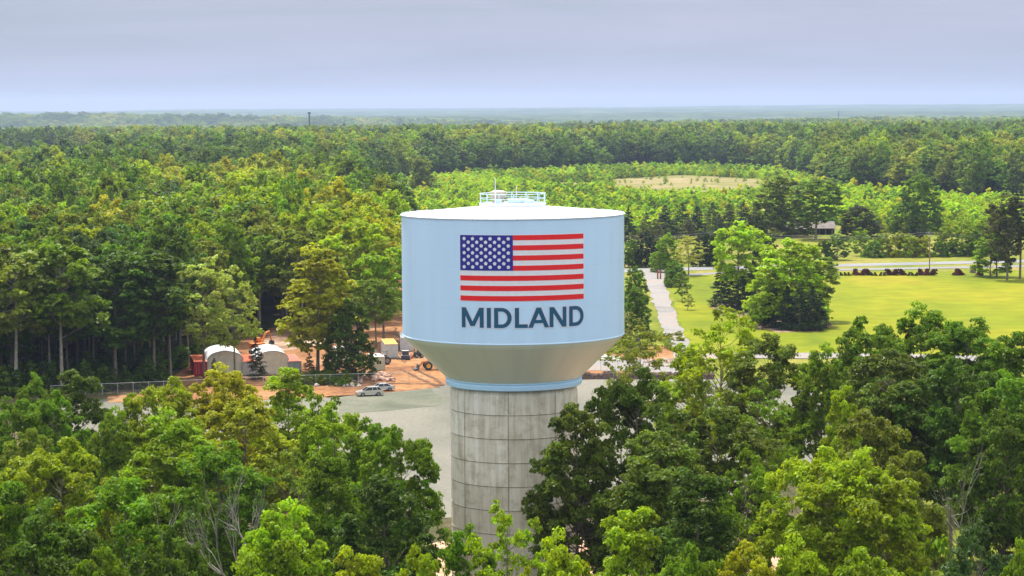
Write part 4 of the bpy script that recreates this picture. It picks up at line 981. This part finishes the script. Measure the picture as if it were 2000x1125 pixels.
def container(x, y, rz, wall, roof, label, w=2.44, h=2.6, Lg=12.2, window=False, name='shipping_container', cat='container', group=None):
    e = empty(name, (x, y, .1), rz); tag(e, label, cat, group)
    mb = MB(); corr(mb, 0, w, 0, Lg, .12, h-.06, wall)
    for a in (0, w):
        for b in (0, Lg): mb.box((a, b, h/2), (.14, .14, h-.02), wall)
    for b in (0, Lg): mb.box((w/2, b, .10), (w, .12, .18), wall)
    for a in (0, w): mb.box((a, Lg/2, .10), (.12, Lg, .18), wall)
    mb.build('wall', e)
    mb = MB(); n = int(Lg/.6)
    mb.box((w/2, Lg/2, h), (w+.06, Lg+.06, .10), roof)
    for i in range(n): mb.box((w/2, (i+.5)*Lg/n, h+.065), (w-.2, .22, .035), roof)
    mb.build('roof', e)
    mb = MB()
    if window:
        mb.box((w*.5, -.06, h*.58), (.95, .06, .75), M['glass']); wd = mb.build('window', e)
        mb = MB(); 
        for dz in (-.41, .41): mb.box((w*.5, -.09, h*.58+dz), (1.08, .05, .07), M['white'])
        for dx in (-.5, 0, .5): mb.box((w*.5+dx, -.09, h*.58), (.06, .05, .75), M['white'])
        mb.build('frame', wd)
    else:
        for k in (0, 1):
            mb = MB(); mb.box((w*.25+k*w*.5, -.07, h/2), (w*.5-.1, .05, h-.3), wall)
            for dx in (-.25, .25): mb.tube([(w*.25+k*w*.5+dx, -.12, .2), (w*.25+k*w*.5+dx, -.12, h-.2)], .02, M['galv'], 5)
            mb.build('door', e)
    return e
cred = plain('container_red', (.42, .015, .03), .5, var=.2); croof = plain('container_rust_orange', (.55, .13, .05), .7, var=.3, scale=1.2); cpink = plain('container_pink_roof', (.60, .22, .16), .7, var=.2, scale=1.2)
cblue = plain('container_blue_grey', (.30, .37, .40), .6, var=.15); ccream = plain('cream_panel', (.50, .49, .36), .6, var=.1); cyel = plain('yellow_roof', (.68, .42, .13), .7, var=.15)
cgrey = plain('container_grey', (.48, .49, .50), .6, var=.15); cwhite = plain('trailer_roof', (.70, .66, .66), .6, var=.2)
canv = plain('tent_canvas', (.78, .74, .62), .8, var=.10, scale=.8, bump=.3); canvtop = plain('tent_canvas_top', (.86, .86, .88), .7, var=.10, scale=.7, bump=.2)
AZ = R_(12); O = G(380, 734.5)
def yl(d, back=0.0):  # along the front line of the tents
    return O.x + d*math.cos(AZ) - back*math.sin(AZ), O.y + d*math.sin(AZ)*.25 + back*math.cos(AZ)
fr0 = lambda d: (O.x+d, O.y-.0)
container(*fr0(0), AZ, cred, croof, 'red shipping container with orange rusty roof, left of the storage tents')
container(*fr0(9.4), AZ, cgrey, croof, 'rusty roofed container hidden between the two white storage tents')
container(*fr0(18.2), AZ, cblue, cpink, 'blue grey container with pinkish roof, right of the storage tents')
def tent(x, y, rz, w, label):
    e = empty('storage_tent', (x, y, .1), rz); tag(e, label, 'tent'); n = 26; Lg = 12.0; base, rise = 2.65, 2.0
    def arch(i, k=1.0): a = math.pi*i/n; return (w/2-w/2*k*math.cos(a)*1.02, base+rise*k*max(0, math.sin(a))**.85)
    bm = bmesh.new(); rows = []
    m_ = 16
    for j in range(m_+1):
        y_ = -.15+Lg*j/m_; row = []
        for i in range(n+1):
            ax, az = arch(i); sag = -.07*abs(math.sin(math.pi*j/4))*math.sin(math.pi*i/n)
            row.append(bm.verts.new((ax, y_, az+sag)))
        rows.append(row)
    for a, b in zip(rows, rows[1:]):
        for i in range(n): f = bm.faces.new((a[i], a[i+1], b[i+1], b[i])); f.smooth = True
    r = bmesh.ops.solidify(bm, geom=bm.faces[:], thickness=.05)
    bmesh.ops.recalc_face_normals(bm, faces=bm.faces)
    me = bpy.data.meshes.new('cover'); bm.to_mesh(me); bm.free(); me.materials.append(canvtop); link('cover', me, e)
    for y_, nm in ((.12, 'end_wall'), (Lg-.5, 'end_wall')):
        mb = MB(); rg = random.Random(int(w*10+y_)); cols = 24; top = []; lo = []
        for i in range(cols+1):
            X = w*i/cols; c = max(-1, min(1, 1-2*X/w)); a = math.acos(c); Z = base+rise*max(0, math.sin(a))**.85-.12
            top.append(mb.bm.verts.new((X, y_, Z))); lo.append(mb.bm.verts.new((X, y_+rg.uniform(-.12, .12), 0)))
        md = [mb.bm.verts.new((w*i/cols, y_+rg.uniform(-.10, .10), top[i].co.z*.5)) for i in range(cols+1)]
        mb._f([mb.bm.faces.new((a[i], a[i+1], b[i+1], b[i])) for a, b in ((lo, md), (md, top)) for i in range(cols)], canv)
        mb.build(nm, e)
    mb = MB()
    for y_ in (0, Lg/3, 2*Lg/3, Lg-.4):
        mb.tube([(arch(i, .985)[0], y_, arch(i, .985)[1]-.03) for i in range(n+1)], .05, M['galv'], 5)
    mb.build('frame', e)
tent(O.x+2.5, O.y+.2, AZ, 6.9, 'white arched storage tent next to the red container')
tent(O.x+11.9, O.y+.2, AZ, 6.3, 'white arched storage tent next to the pink roofed container')
p = G(729.5, 724); container(p.x, p.y, R_(14), ccream, cwhite, 'cream site office cabin with a window, behind the fence', w=2.25, h=2.6, Lg=6, window=True, name='site_office', cat='cabin')
p = G(752.5, 699.5); container(p.x, p.y, R_(8), cgrey, cyel, 'grey container with yellow ochre roof, behind the cream office', w=2.6, h=2.75, Lg=11)
p = G(782.5, 686.5); container(p.x, p.y, R_(4), cgrey, cwhite, 'white container beside the left edge of the tank bowl', w=2.7, h=2.8, Lg=12)
p = G(636, 705); container(p.x, p.y, R_(-60), ccream, cwhite, 'cream trailer half hidden behind the dark tree', w=2.6, h=2.7, Lg=7)
def wheel(parent, x, y, r, wd, rimm=None, nm='wheel'):
    mb = MB(); k = 20
    mb.lathe([(r*.58, -wd/2), (r*.93, -wd/2), (r, -wd*.32), (r, wd*.32), (r*.93, wd/2), (r*.58, wd/2)], M['tyre'], k)
    for v in mb.bm.verts: v.co = Vector((x+v.co.x, y+v.co.z, r+v.co.y))
    t = mb.build(nm, parent)
    mb = MB(); mb.lathe([(.01, -wd*.40), (r*.25, -wd*.42), (r*.35, -wd*.3), (r*.58, -wd*.38), (r*.58, wd*.38), (r*.35, wd*.3), (.01, wd*.40)], rimm or M['rim'], k)
    for v in mb.bm.verts: v.co = Vector((x+v.co.x, y+v.co.z, r+v.co.y))
    mb.build('rim', t)
def tapered(mb, lo, hi, y0, y1, z0, z1, m, bevel=.0):
    """frustum: lo/hi = (x0,x1) at bottom/top, y half widths"""
    v = [mb.bm.verts.new(c) for c in ((lo[0], -y0, z0), (lo[1], -y0, z0), (lo[1], y0, z0), (lo[0], y0, z0), (hi[0], -y1, z1), (hi[1], -y1, z1), (hi[1], y1, z1), (hi[0], y1, z1))]
    fs = [mb.bm.faces.new([v[i] for i in q]) for q in ((0, 3, 2, 1), (4, 5, 6, 7), (0, 1, 5, 4), (1, 2, 6, 5), (2, 3, 7, 6), (3, 0, 4, 7))]; mb._f(fs, m)
    if bevel: bmesh.ops.bevel(mb.bm, geom=list({e for f in fs for e in f.edges}), offset=bevel, segments=2, affect='EDGES')
def car(name, p, rz, paint, label, suv=True):
    e = empty(name, (p.x, p.y, .08), rz); tag(e, label, 'car')
    Lh = 2.38; W = .94; roof = 1.62 if suv else 1.42; belt = 1.02 if suv else .92
    mb = MB()
    prof = [(-Lh, .38), (-Lh+.02, .72), (-Lh+.25, .90), (-1.15, belt), (Lh-.25, belt+.04), (Lh-.03, belt-.12), (Lh, .45), (Lh-.15, .30), (1.88, .28)]
    for cx in (1.42, -1.42):
        prof += [(cx+.40*math.cos(a), .36+.40*math.sin(a)) for a in [math.pi*k/8 for k in range(9)]]
    prof += [(-1.88, .28), (-Lh+.12, .28)]
    mb.prism(prof, -W, W, paint)
    bmesh.ops.bevel(mb.bm, geom=[ed for ed in mb.bm.edges if abs(abs(ed.verts[0].co.y)-W) < 1e-3 and abs(abs(ed.verts[1].co.y)-W) < 1e-3 and abs(ed.verts[0].co.y-ed.verts[1].co.y) < 1e-3 and min(ed.verts[0].co.z, ed.verts[1].co.z) > .68], offset=.07, segments=2, affect='EDGES')
    rb = (-.40, 1.62) if suv else (-.35, 1.05)
    tapered(mb, (rb[0]-.05, rb[1]+.05), (rb[0], rb[1]), .70, .66, roof-.07, roof, paint, .03)
    # pillars
    lo = (-1.25, 2.18) if suv else (-1.0, 1.75)
    for sy in (-1, 1):
        for a, b in ((lo[0], rb[0]), (.35, .35), (lo[1], rb[1])) + (((1.30, 1.12),) if suv else ()):
            mb.tube([(a, sy*.87, belt), (b, sy*.69, roof-.03)], .045, paint, 5)
    mb.build('body', e)
    mb = MB(); tapered(mb, (lo[0]+.02, lo[1]-.02), (rb[0]+.02, rb[1]-.02), .86, .68, belt-.02, roof-.05, M['glass']); mb.build('windows', e)
    for cx in (-1.42, 1.42):
        for sy in (-1, 1): wheel(e, cx, sy*.83, .36, .24)
    for sy in (-1, 1):
        mb = MB(); mb.box((-Lh+.12, sy*.70, .74), (.24, .34, .14), M['lamp'], bevel=.03); mb.build('headlight', e)
        mb = MB(); mb.box((Lh-.06, sy*.76, .88), (.14, .22, .22), M['red'], bevel=.03); mb.build('taillight', e)
    mb = MB(); mb.box((-Lh+.03, 0, .38), (.14, 1.7, .18), M['dark'], bevel=.03); mb.box((Lh-.03, 0, .40), (.14, 1.7, .2), M['dark'], bevel=.03); mb.build('bumper', e)
    return e
sp1 = plain('car_beige_silver', (.50, .49, .45), .25, .4, var=.03); sp2 = plain('car_silver', (.48, .50, .54), .25, .4, var=.03)
car('parked_car', G(722, 773.5), R_(16), sp1, 'silver beige estate car, the nearer of the two parked on the gravel')
car('parked_car', G(744, 764.5), R_(-160)+R_(180), sp2, 'silver saloon car parked behind the beige estate car', suv=False)
# tractor with blue bonnet
def tractor():
    p = G(748, 712); e = empty('tractor', (p.x, p.y, .1), R_(200)); tag(e, 'dark tractor with blue raised bonnet behind the cream site office', 'tractor')
    bl = plain('tractor_blue', (.12, .30, .55), .4)
    mb = MB(); mb.box((.2, 0, 1.05), (2.6, .7, .5), M['dark'], bevel=.05); mb.box((1.2, 0, 1.45), (1.2, .65, .45), M['dark'], bevel=.05); mb.build('body', e)
    mb = MB(); mb.box((1.0, 0, 2.25), (1.5, .9, .12), bl, ry=R_(-50), bevel=.03); mb.build('bonnet', e)
    mb = MB()
    for x in (-.9, .2):
        for y in (-.5, .5): mb.tube([(x, y, 1.2), (x, y, 2.5)], .04, M['dark'], 5)
    mb.box((-.35, 0, 2.54), (1.3, 1.15, .08), M['dark'], bevel=.02); mb.box((-.5, 0, 1.55), (.5, .5, .5), M['dark'], bevel=.05); mb.build('cab', e)
    for y in (-.8, .8): wheel(e, -.7, y, .75, .4); wheel(e, 1.2, y, .45, .25)
tractor()
def loader():
    p = G(846, 722); e = empty('wheel_loader', (p.x, p.y, .1), R_(12)); tag(e, 'orange wheel loader with big tyres partly behind the tank bowl', 'loader')
    mb = MB(); mb.box((.2, 0, 1.35), (3.6, 1.1, .8), M['orange'], bevel=.1); mb.box((1.9, 0, 1.7), (1.6, 1.3, 1.0), M['orange'], bevel=.12); mb.build('body', e)
    mb = MB(); mb.box((.3, 0, 2.35), (1.2, 1.2, 1.2), M['glass'], bevel=.08); mb.box((.3, 0, 3.0), (1.35, 1.35, .12), M['orange'], bevel=.03); mb.build('cab', e)
    for y in (-.5, .5):
        mb = MB(); mb.tube([(-.6, y, 1.9), (-2.0, y, 1.5), (-2.9, y, .7)], .13, M['orange'], 6); mb.build('arm', e)
    mb = MB(); mb.prism([(-3.0, .1), (-3.9, .1), (-3.95, .2), (-3.2, .3), (-3.05, 1.0), (-2.9, 1.05)], -1.2, 1.2, M['dark']); mb.build('bucket', e)
    for x in (-1.1, 1.5):
        for y in (-.95, .95): wheel(e, x, y, .82, .55, M['yellow'])
loader()
def excavator():
    p = G(505, 690); e = empty('excavator', (p.x, p.y, .1), R_(60)); tag(e, 'orange excavator behind the right storage tent', 'excavator')
    for y in (-1.1, 1.1):
        mb = MB(); mb.prism([(-1.7, .25), (-1.4, 0), (1.4, 0), (1.7, .25), (1.7, .6), (1.4, .85), (-1.4, .85), (-1.7, .6)], y-.25, y+.25, M['dark']); mb.build('track', e)
    mb = MB(); mb.box((-.5, 0, 1.6), (2.8, 2.2, 1.1), M['orange'], bevel=.12); mb.build('body', e)
    mb = MB(); mb.box((.7, .6, 2.4), (1.1, .9, 1.5), M['orange'], bevel=.1); mb.box((1.22, .6, 2.6), (.1, .8, .9), M['glass']); mb.build('cab', e)
    mb = MB(); mb.tube([(.9, -.2, 1.8), (2.2, -.2, 4.0), (3.6, -.2, 4.3)], [.25, .25, .18], M['orange'], 6); mb.tube([(3.5, -.2, 4.4), (4.4, -.2, 2.2)], [.18, .12], M['orange'], 6); mb.build('boom', e)
    mb = MB(); mb.prism([(4.2, 2.3), (4.8, 2.2), (4.9, 1.5), (4.3, 1.3), (3.8, 1.6)], -.6, .2, M['dark']); mb.build('bucket', e)
excavator()
def generator():
    p = G(792, 703); e = empty('generator', (p.x, p.y, .1), R_(8)); tag(e, 'dark blue generator block in front of the white container', 'generator')
    nb = plain('navy_panel', (.03, .045, .08), .45)
    mb = MB(); mb.box((0, 0, .5), (1.7, 1.3, .75), nb, bevel=.05); mb.box((0, .2, 1.35), (1.35, 1.2, .8), nb, bevel=.05); mb.build('housing', e)
    mb = MB(); mb.box((0, 0, .92), (1.8, 1.4, .07), M['galv']); mb.box((0, .2, 1.8), (1.45, 1.25, .07), M['galv']); mb.build('lid', e)
    mb = MB(); mb.box((0, 0, .06), (1.9, 1.5, .12), M['dark']); mb.build('skid', e)
generator()
def small_loader():
    p = G(817, 699); e = empty('skid_loader', (p.x, p.y, .1), R_(20)); tag(e, 'small dark skid loader beside the white container, left of the wheel loader', 'loader')
    mb = MB(); mb.box((0, 0, .8), (1.8, 1.0, .8), M['dark'], bevel=.08); mb.build('body', e)
    mb = MB(); mb.box((.2, 0, 1.6), (.9, .85, .9), M['glass'], bevel=.06); mb.box((.2, 0, 2.1), (1.0, .95, .08), M['rust']); mb.build('cab', e)
    mb = MB(); mb.prism([(-1.2, .1), (-1.9, .1), (-1.3, .8)], -.8, .8, M['rust']); mb.build('bucket', e)
    for x in (-.55, .6):
        for y in (-.65, .65): wheel(e, x, y, .40, .28)
small_loader()
for u, v, r, lab in ((766, 702, 0, 'spare tyre lying on the soil in front of the yellow roofed container'), (773, 701.5, 0, 'spare tyre beside the first in front of the yellow roofed container'), (779, 702.5, 0, 'third spare tyre nearest the dark generator')):
    p = G(u, v); mb = MB(); mb.lathe([(.28, 0), (.48, .02), (.55, .12), (.48, .24), (.28, .26), (.28, 0)], M['tyre'], 20); o = mb.build('tyre', None, (p.x, p.y, .1)); tag(o, lab, 'tyre')
# fences
def fence(pts, label, posth=2.0, step=3.15, top=True):
    P_ = [G(*q) for q in pts]; o = P_[0]; e = empty('chain_link_fence', (o.x, o.y, 0), 0); tag(e, label, 'fence')
    seg = []; 
    for a, b in zip(P_, P_[1:]):
        n = max(1, round((b-a).length/step))
        seg += [a.lerp(b, k/n)-o for k in range(n)]
    seg.append(P_[-1]-o)
    pm = MB(); pm.tube([(0, 0, 0), (0, 0, posth+.05)], [.05, .05], M['galv'], 6); pm.lathe([(.055, posth+.05), (.03, posth+.12), (.005, posth+.13)], M['galv'], 6)
    first = pm.build('post', e, tuple(seg[0]))
    for q in seg[1:]:
        c = first.copy(); COL.objects.link(c); c.parent = e; c.location = q
    mb = MB(); mb.tube([(q.x, q.y, posth) for q in seg], .035, M['galv'], 5); mb.build('top_rail', e)
    mb = MB()
    for a, b in zip(seg, seg[1:]):
        mb._f([mb.bm.faces.new([mb.bm.verts.new(c) for c in ((a.x, a.y, .05), (b.x, b.y, .05), (b.x, b.y, posth-.03), (a.x, a.y, posth-.03))])], M['mesh'])
    mb.build('wire_mesh', e)
mm, t, b = mat('wire_mesh'); b.inputs['Base Color'].default_value = (.35, .36, .36, 1); b.inputs['Alpha'].default_value = .08; b.inputs['Metallic'].default_value = .4; M['mesh'] = mm
fence([(100, 775), (200, 771), (320, 766), (480, 758), (617, 753), (700, 750.5), (799, 747.5)], 'long grey chain link fence between gravel lot and storage yard, left of the tower')
fence([(1140, 724), (1240, 722.5), (1345, 722)], 'short chain link fence on the bare soil right of the tower')
def rocks(spec, name, label, group, m, seed):
    rg = random.Random(seed); protos = []
    for k in range(4):
        mb = MB(); mb.ball((0, 0, .35), (1, .8, .6), m, 2, .35, seed*7+k); me = mb.build('tmp').data; protos.append(me)
        bpy.data.objects.remove([o for o in COL.objects if o.data is me][0])
    for (u, v, s) in spec:
        p = G(u, v); o = link(name, rg.choice(protos), loc=(p.x, p.y, .05)); o.scale = (s*rg.uniform(.7, 1.2), s*rg.uniform(.7, 1.2), s*rg.uniform(.6, 1.3)); o.rotation_euler = (rg.uniform(-.3, .3), rg.uniform(-.3, .3), rg.uniform(0, 6.28))
        tag(o, label, 'rock', group)
rg = random.Random(4)
pile = plain('pile_stone', (.42, .26, .19), .9, var=.5, scale=.6)
rocks([(rg.gauss(739, 14), rg.uniform(734, 746), rg.uniform(.35, .95)) for _ in range(46)], 'boulder', 'reddish boulder in the rock pile behind the fence', 'boulders of the rock pile behind the fence', pile, 1)
rocks([(rg.uniform(575, 705), rg.uniform(743, 757), rg.uniform(.25, .7)) for _ in range(26)], 'boulder', 'pale boulder strewn along the fence right of the tents', 'boulders strewn along the fence', M['concrete_s'], 2)
rocks([(rg.gauss(1186, 12), rg.uniform(695, 706), rg.uniform(.25, .6)) for _ in range(26)], 'rubble_block', 'whitish rubble block on the soil right of the tank bowl', 'whitish rubble right of the tank bowl', plain('white_rubble', (.6, .56, .54), .9, var=.3), 3)
rocks([(rg.gauss(1295, 22), rg.uniform(704, 718), rg.uniform(.2, .55)) for _ in range(24)], 'rubble_block', 'pinkish rubble block on the soil beyond the low dark wall', 'pinkish rubble beyond the low dark wall', plain('pink_rubble', (.55, .36, .28), .9, var=.3), 4)
rocks([(1388+rg.uniform(0, 100), 606+rg.uniform(0, 13), rg.uniform(.4, .8)) for _ in range(22)], 'stone', 'grey stone edging the left planting bed on the lawn', 'stones of the left planting bed', M['stone'], 5)
rocks([(1476+rg.uniform(0, 110), 634+rg.uniform(0, 13), rg.uniform(.4, .8)) for _ in range(22)], 'stone', 'grey stone edging the right planting bed on the lawn', 'stones of the right planting bed', M['stone'], 6)
# low dark wall along the far edge of the gravel
def low_wall():
    a, b_ = G(1120, 741), G(1395, 741); n = 150; mb = MB(); wm = plain('dark_bank', (.085, .055, .045), .95, var=.5, scale=1.5, bump=.6); rows = []
    for i in range(n+1):
        q = a.lerp(b_, i/n); h = 1.35+.5*noise.noise(Vector((q.x*.35, 1, 2)))+.35*noise.noise(Vector((q.x*1.7, 4, 2)))
        o = .5*noise.noise(Vector((q.x*.8, 7, 2)))
        rows.append([mb.bm.verts.new(c) for c in ((q.x, q.y-.5+o, 0), (q.x, q.y-.25+o, h*.7), (q.x, q.y+.1+o, h), (q.x, q.y+.8, h*.9), (q.x, q.y+1.8, 0))])
    mb._f([mb.bm.faces.new((r1[k], r2[k], r2[k+1], r1[k+1])) for r1, r2 in zip(rows, rows[1:]) for k in range(4)], wm)
    tag(mb.build('low_wall'), 'low rough dark brown wall along the far edge of the gravel', 'wall')
low_wall()
# small roadside things
p = G(1245, 679); e = empty('utility_cabinet', (p.x, p.y, 0), .2); tag(e, 'dark grey upright cabinet on the orange soil right of the tank', 'cabinet')
cg = plain('cabinet_grey', (.06, .065, .06), .6)
mb = MB(); mb.box((0, 0, .95), (1.05, 1.0, 1.8), cg, bevel=.04); mb.build('housing', e); mb = MB(); mb.box((0, -.53, .9), (.8, .05, 1.5), cg, bevel=.02); mb.build('door', e); mb = MB(); mb.box((0, 0, 1.9), (1.15, 1.1, .1), cg, bevel=.03); mb.build('lid', e)
for u, lab in ((1284.5, 'dark gate post at the top of the driveway, left one'), (1290, 'dark gate post at the top of the driveway, right one')):
    p = G(u, 545.5); e = empty('gate_post', (p.x, p.y, 0)); tag(e, lab, 'post'); mb = MB(); mb.box((0, 0, 1.45), (.45, .45, 2.9), M['rust'], bevel=.04); mb.build('shaft', e); mb = MB(); mb.box((0, 0, 2.97), (.6, .6, .14), M['dark'], bevel=.03); mb.build('cap', e)
p = G(1900, 533); e = empty('gate_pillar', (p.x, p.y, 0)); tag(e, 'square stone gate pillar on the far side of the lawn', 'pillar')
mb = MB(); mb.box((0, 0, 1.15), (1.6, 1.6, 2.3), M['stone'], bevel=.04); mb.build('shaft', e); mb = MB(); mb.box((0, 0, 2.4), (1.9, 1.9, .25), M['concrete_s'], bevel=.04); mb.build('cap', e)
p = G(1384, 519); e = empty('road_sign', (p.x, p.y, 0)); tag(e, 'small white road marker beside the junction', 'sign')
mb = MB(); mb.box((0, 0, 1.0), (.12, .08, 2.0), M['white']); mb.build('post', e); mb = MB(); mb.box((0, -.08, 1.6), (.6, .04, .8), M['white'], bevel=.02); mb.build('panel', e)
wood = plain('pole_wood', (.22, .18, .14), .9, var=.25)
tops = []
for u, vt, vb, lab, arm in ((1409, 450, 521, 'wooden utility pole behind the tall bright tree', 0), (1815, 452, 528, 'wooden utility pole with crossarm at the far edge of the lawn', 1), (1937, 430, 505, 'wooden utility pole above the bright tree at road end', 1)):
    D = vbase(u, vb); x = at(u, 560, D).x; h = at(u, vt, D).z; e = empty('utility_pole', (x, D, 0)); tag(e, lab, 'pole')
    mb = MB(); mb.tube([(0, 0, 0), (0, 0, h*.6), (0, 0, h)], [.20, .17, .13], wood, 8); mb.build('shaft', e)
    if arm:
        mb = MB(); mb.box((0, -.15, h-.5), (2.4, .12, .14), wood); mb.build('crossarm', e)
        for dx in (-1.05, -.4, .4, 1.05):
            mb = MB(); mb.lathe([(.05, h-.43), (.07, h-.36), (.05, h-.28), (.02, h-.25)], M['white'], 8, c=(dx, -.15, 0)); mb.build('insulator', e)
        mb = MB(); mb.lathe([(.02, h-1.9), (.22, h-1.9), (.24, h-1.2), (.2, h-1.1), (.02, h-1.08)], M['galv'], 12, c=(0, -.35, 0)); mb.build('transformer', e)
    tops.append(Vector((x, D, h-.2)))
ends = [at(1120, 452, tops[0].y+15), tops[0], tops[1], at(2150, 450, tops[1].y+5)]
for k, (a, b_) in enumerate(zip(ends, ends[1:])):
    mb = MB(); o = a.copy()
    for dz in (0, -.7):
        mb.tube([tuple(a.lerp(b_, i/16)-o+Vector((0, 0, dz-1.6*4*(i/16)*(1-i/16)))) for i in range(17)], .045, M['dark'], 4)
    tag(mb.build('power_line', None, tuple(o)), ['overhead power line left of the tall bright yard tree', 'overhead power line between the two utility poles', 'overhead power line right of the crossarm pole'][k], 'power line')
# farm shed and ruined house
shm = plain('shed_roof', (.12, .10, .088), .85, var=.35, scale=.6); shw = plain('shed_wall', (.10, .08, .06), .9, var=.3)
def shed():
    p = G(1531, 459); W = 100*p.y/FPX; e = empty('farm_shed', (p.x, p.y, 0), R_(-2)); tag(e, 'long low farm shed with grey brown tin roof behind the hedgerow', 'shed')
    mb = MB(); mb.box((W/2, 6.5, 1.5), (W-.6, .25, 3.0), shw); mb.box((.4, 3.4, 1.5), (.25, 6.2, 3.0), shw); mb.box((W-.4, 3.4, 1.5), (.25, 6.2, 3.0), shw); mb.build('wall', e)
    mb = MB(); mb.prism([(-.6, 2.3), (7.3, 4.7), (7.3, 4.85), (-.6, 2.45)], -.4, W*.46, shm, 'x'); mb.build('roof', e)
    mb = MB(); mb.prism([(-.6, 2.5), (7.3, 5.0), (7.3, 5.15), (-.6, 2.65)], W*.48, W+.4, shm, 'x'); mb.build('roof', e)
    for i in range(8):
        mb = MB(); mb.tube([(W*(i+.5)/8, 0, 0), (W*(i+.5)/8, 0, 2.45)], .10, M['concrete_s'], 6); mb.build('post', e)
shed()
def ruin():
    p = G(1494, 434); e = empty('ruined_house', (p.x, p.y, 0), R_(20)); tag(e, 'small derelict house with pinkish rusty gable roof among the scrub', 'house')
    wl = plain('ruin_wall', (.34, .27, .22), .9, var=.4); rf = plain('ruin_roof', (.40, .24, .19), .85, var=.45, scale=.5)
    mb = MB(); mb.box((3, 3.5, 1.6), (5.6, 6.6, 3.2), wl); mb.prism([(.2, 3.2), (5.8, 3.2), (3, 5.4)], .21, .45, wl); mb.build('wall', e)
    mb = MB(); mb.prism([(-.3, 3.0), (3, 5.6), (6.3, 3.0), (6.3, 3.12), (3, 5.75), (-.3, 3.12)], -.3, 7.3, rf); mb.build('roof', e)
    mb = MB(); mb.box((1.6, .17, 1.8), (.9, .06, 1.1), M['glass']); mb.build('window', e); mb = MB(); mb.box((3.9, .17, 1.2), (1.0, .06, 2.1), M['dark']); mb.build('door', e)
ruin()
# far masts and houses
def mast(u, vt, D, label, w, head):
    x = at(u, 225, D).x; zb = terrain(x, D)-1; h = at(u, vt, D).z-zb; e = empty('radio_mast', (x, D, zb)); tag(e, label, 'mast')
    mb = MB()
    if head: mb.tube([(0, 0, 0), (0, 0, h)], [w, w*.8], M['dark'], 10)
    else:
        for k in range(3): a = 2.094*k; mb.tube([(w*math.cos(a), w*math.sin(a), 0), (w*.6*math.cos(a), w*.6*math.sin(a), h)], .25, M['dark'], 4)
        for j in range(14):
            z0 = h*j/14; z1 = h*(j+1)/14
            for k in range(3): a, b2 = 2.094*k, 2.094*(k+1); mb.tube([(w*math.cos(a), w*math.sin(a), z0), (w*.8*math.cos(b2), w*.8*math.sin(b2), z1)], .14, M['dark'], 4)
    mb.build('shaft', e)
    if head:
        mb = MB()
        for k in range(9): a = 2*math.pi*k/9; mb.box((2.6*math.cos(a), 2.6*math.sin(a), h-2.0), (.5, .9, 3.2), M['dark'], rz=a)
        mb.lathe([(2.3, h-3.4), (2.6, h-3.4), (2.6, h-3.1), (2.3, h-3.1)], M['dark'], 18); mb.build('antenna', e)
mast(604, 219, 4000, 'thin grey cell mast with antenna head rising above the left horizon', 1.5, True)
mast(1638, 216.5, 6300, 'thin lattice mast on the right horizon', 1.6, False)
for u, v, D, lab in ((771, 229, 8800, 'tiny white building far off on the hazy ridge left of centre'), (250, 238.5, 7600, 'tiny pale building in the hazy valley at far left')):
    x = at(u, v, D).x; z0 = at(u, v, D).z-5; e = empty('far_building', (x, D, z0)); tag(e, lab, 'building')
    mb = MB(); mb.box((0, 0, 4), (22, 12, 8), M['white']); mb.build('wall', e); mb = MB(); mb.prism([(-12, 8), (12, 8), (0, 12)], -7, 7, M['white']); mb.build('roof', e)
haze()
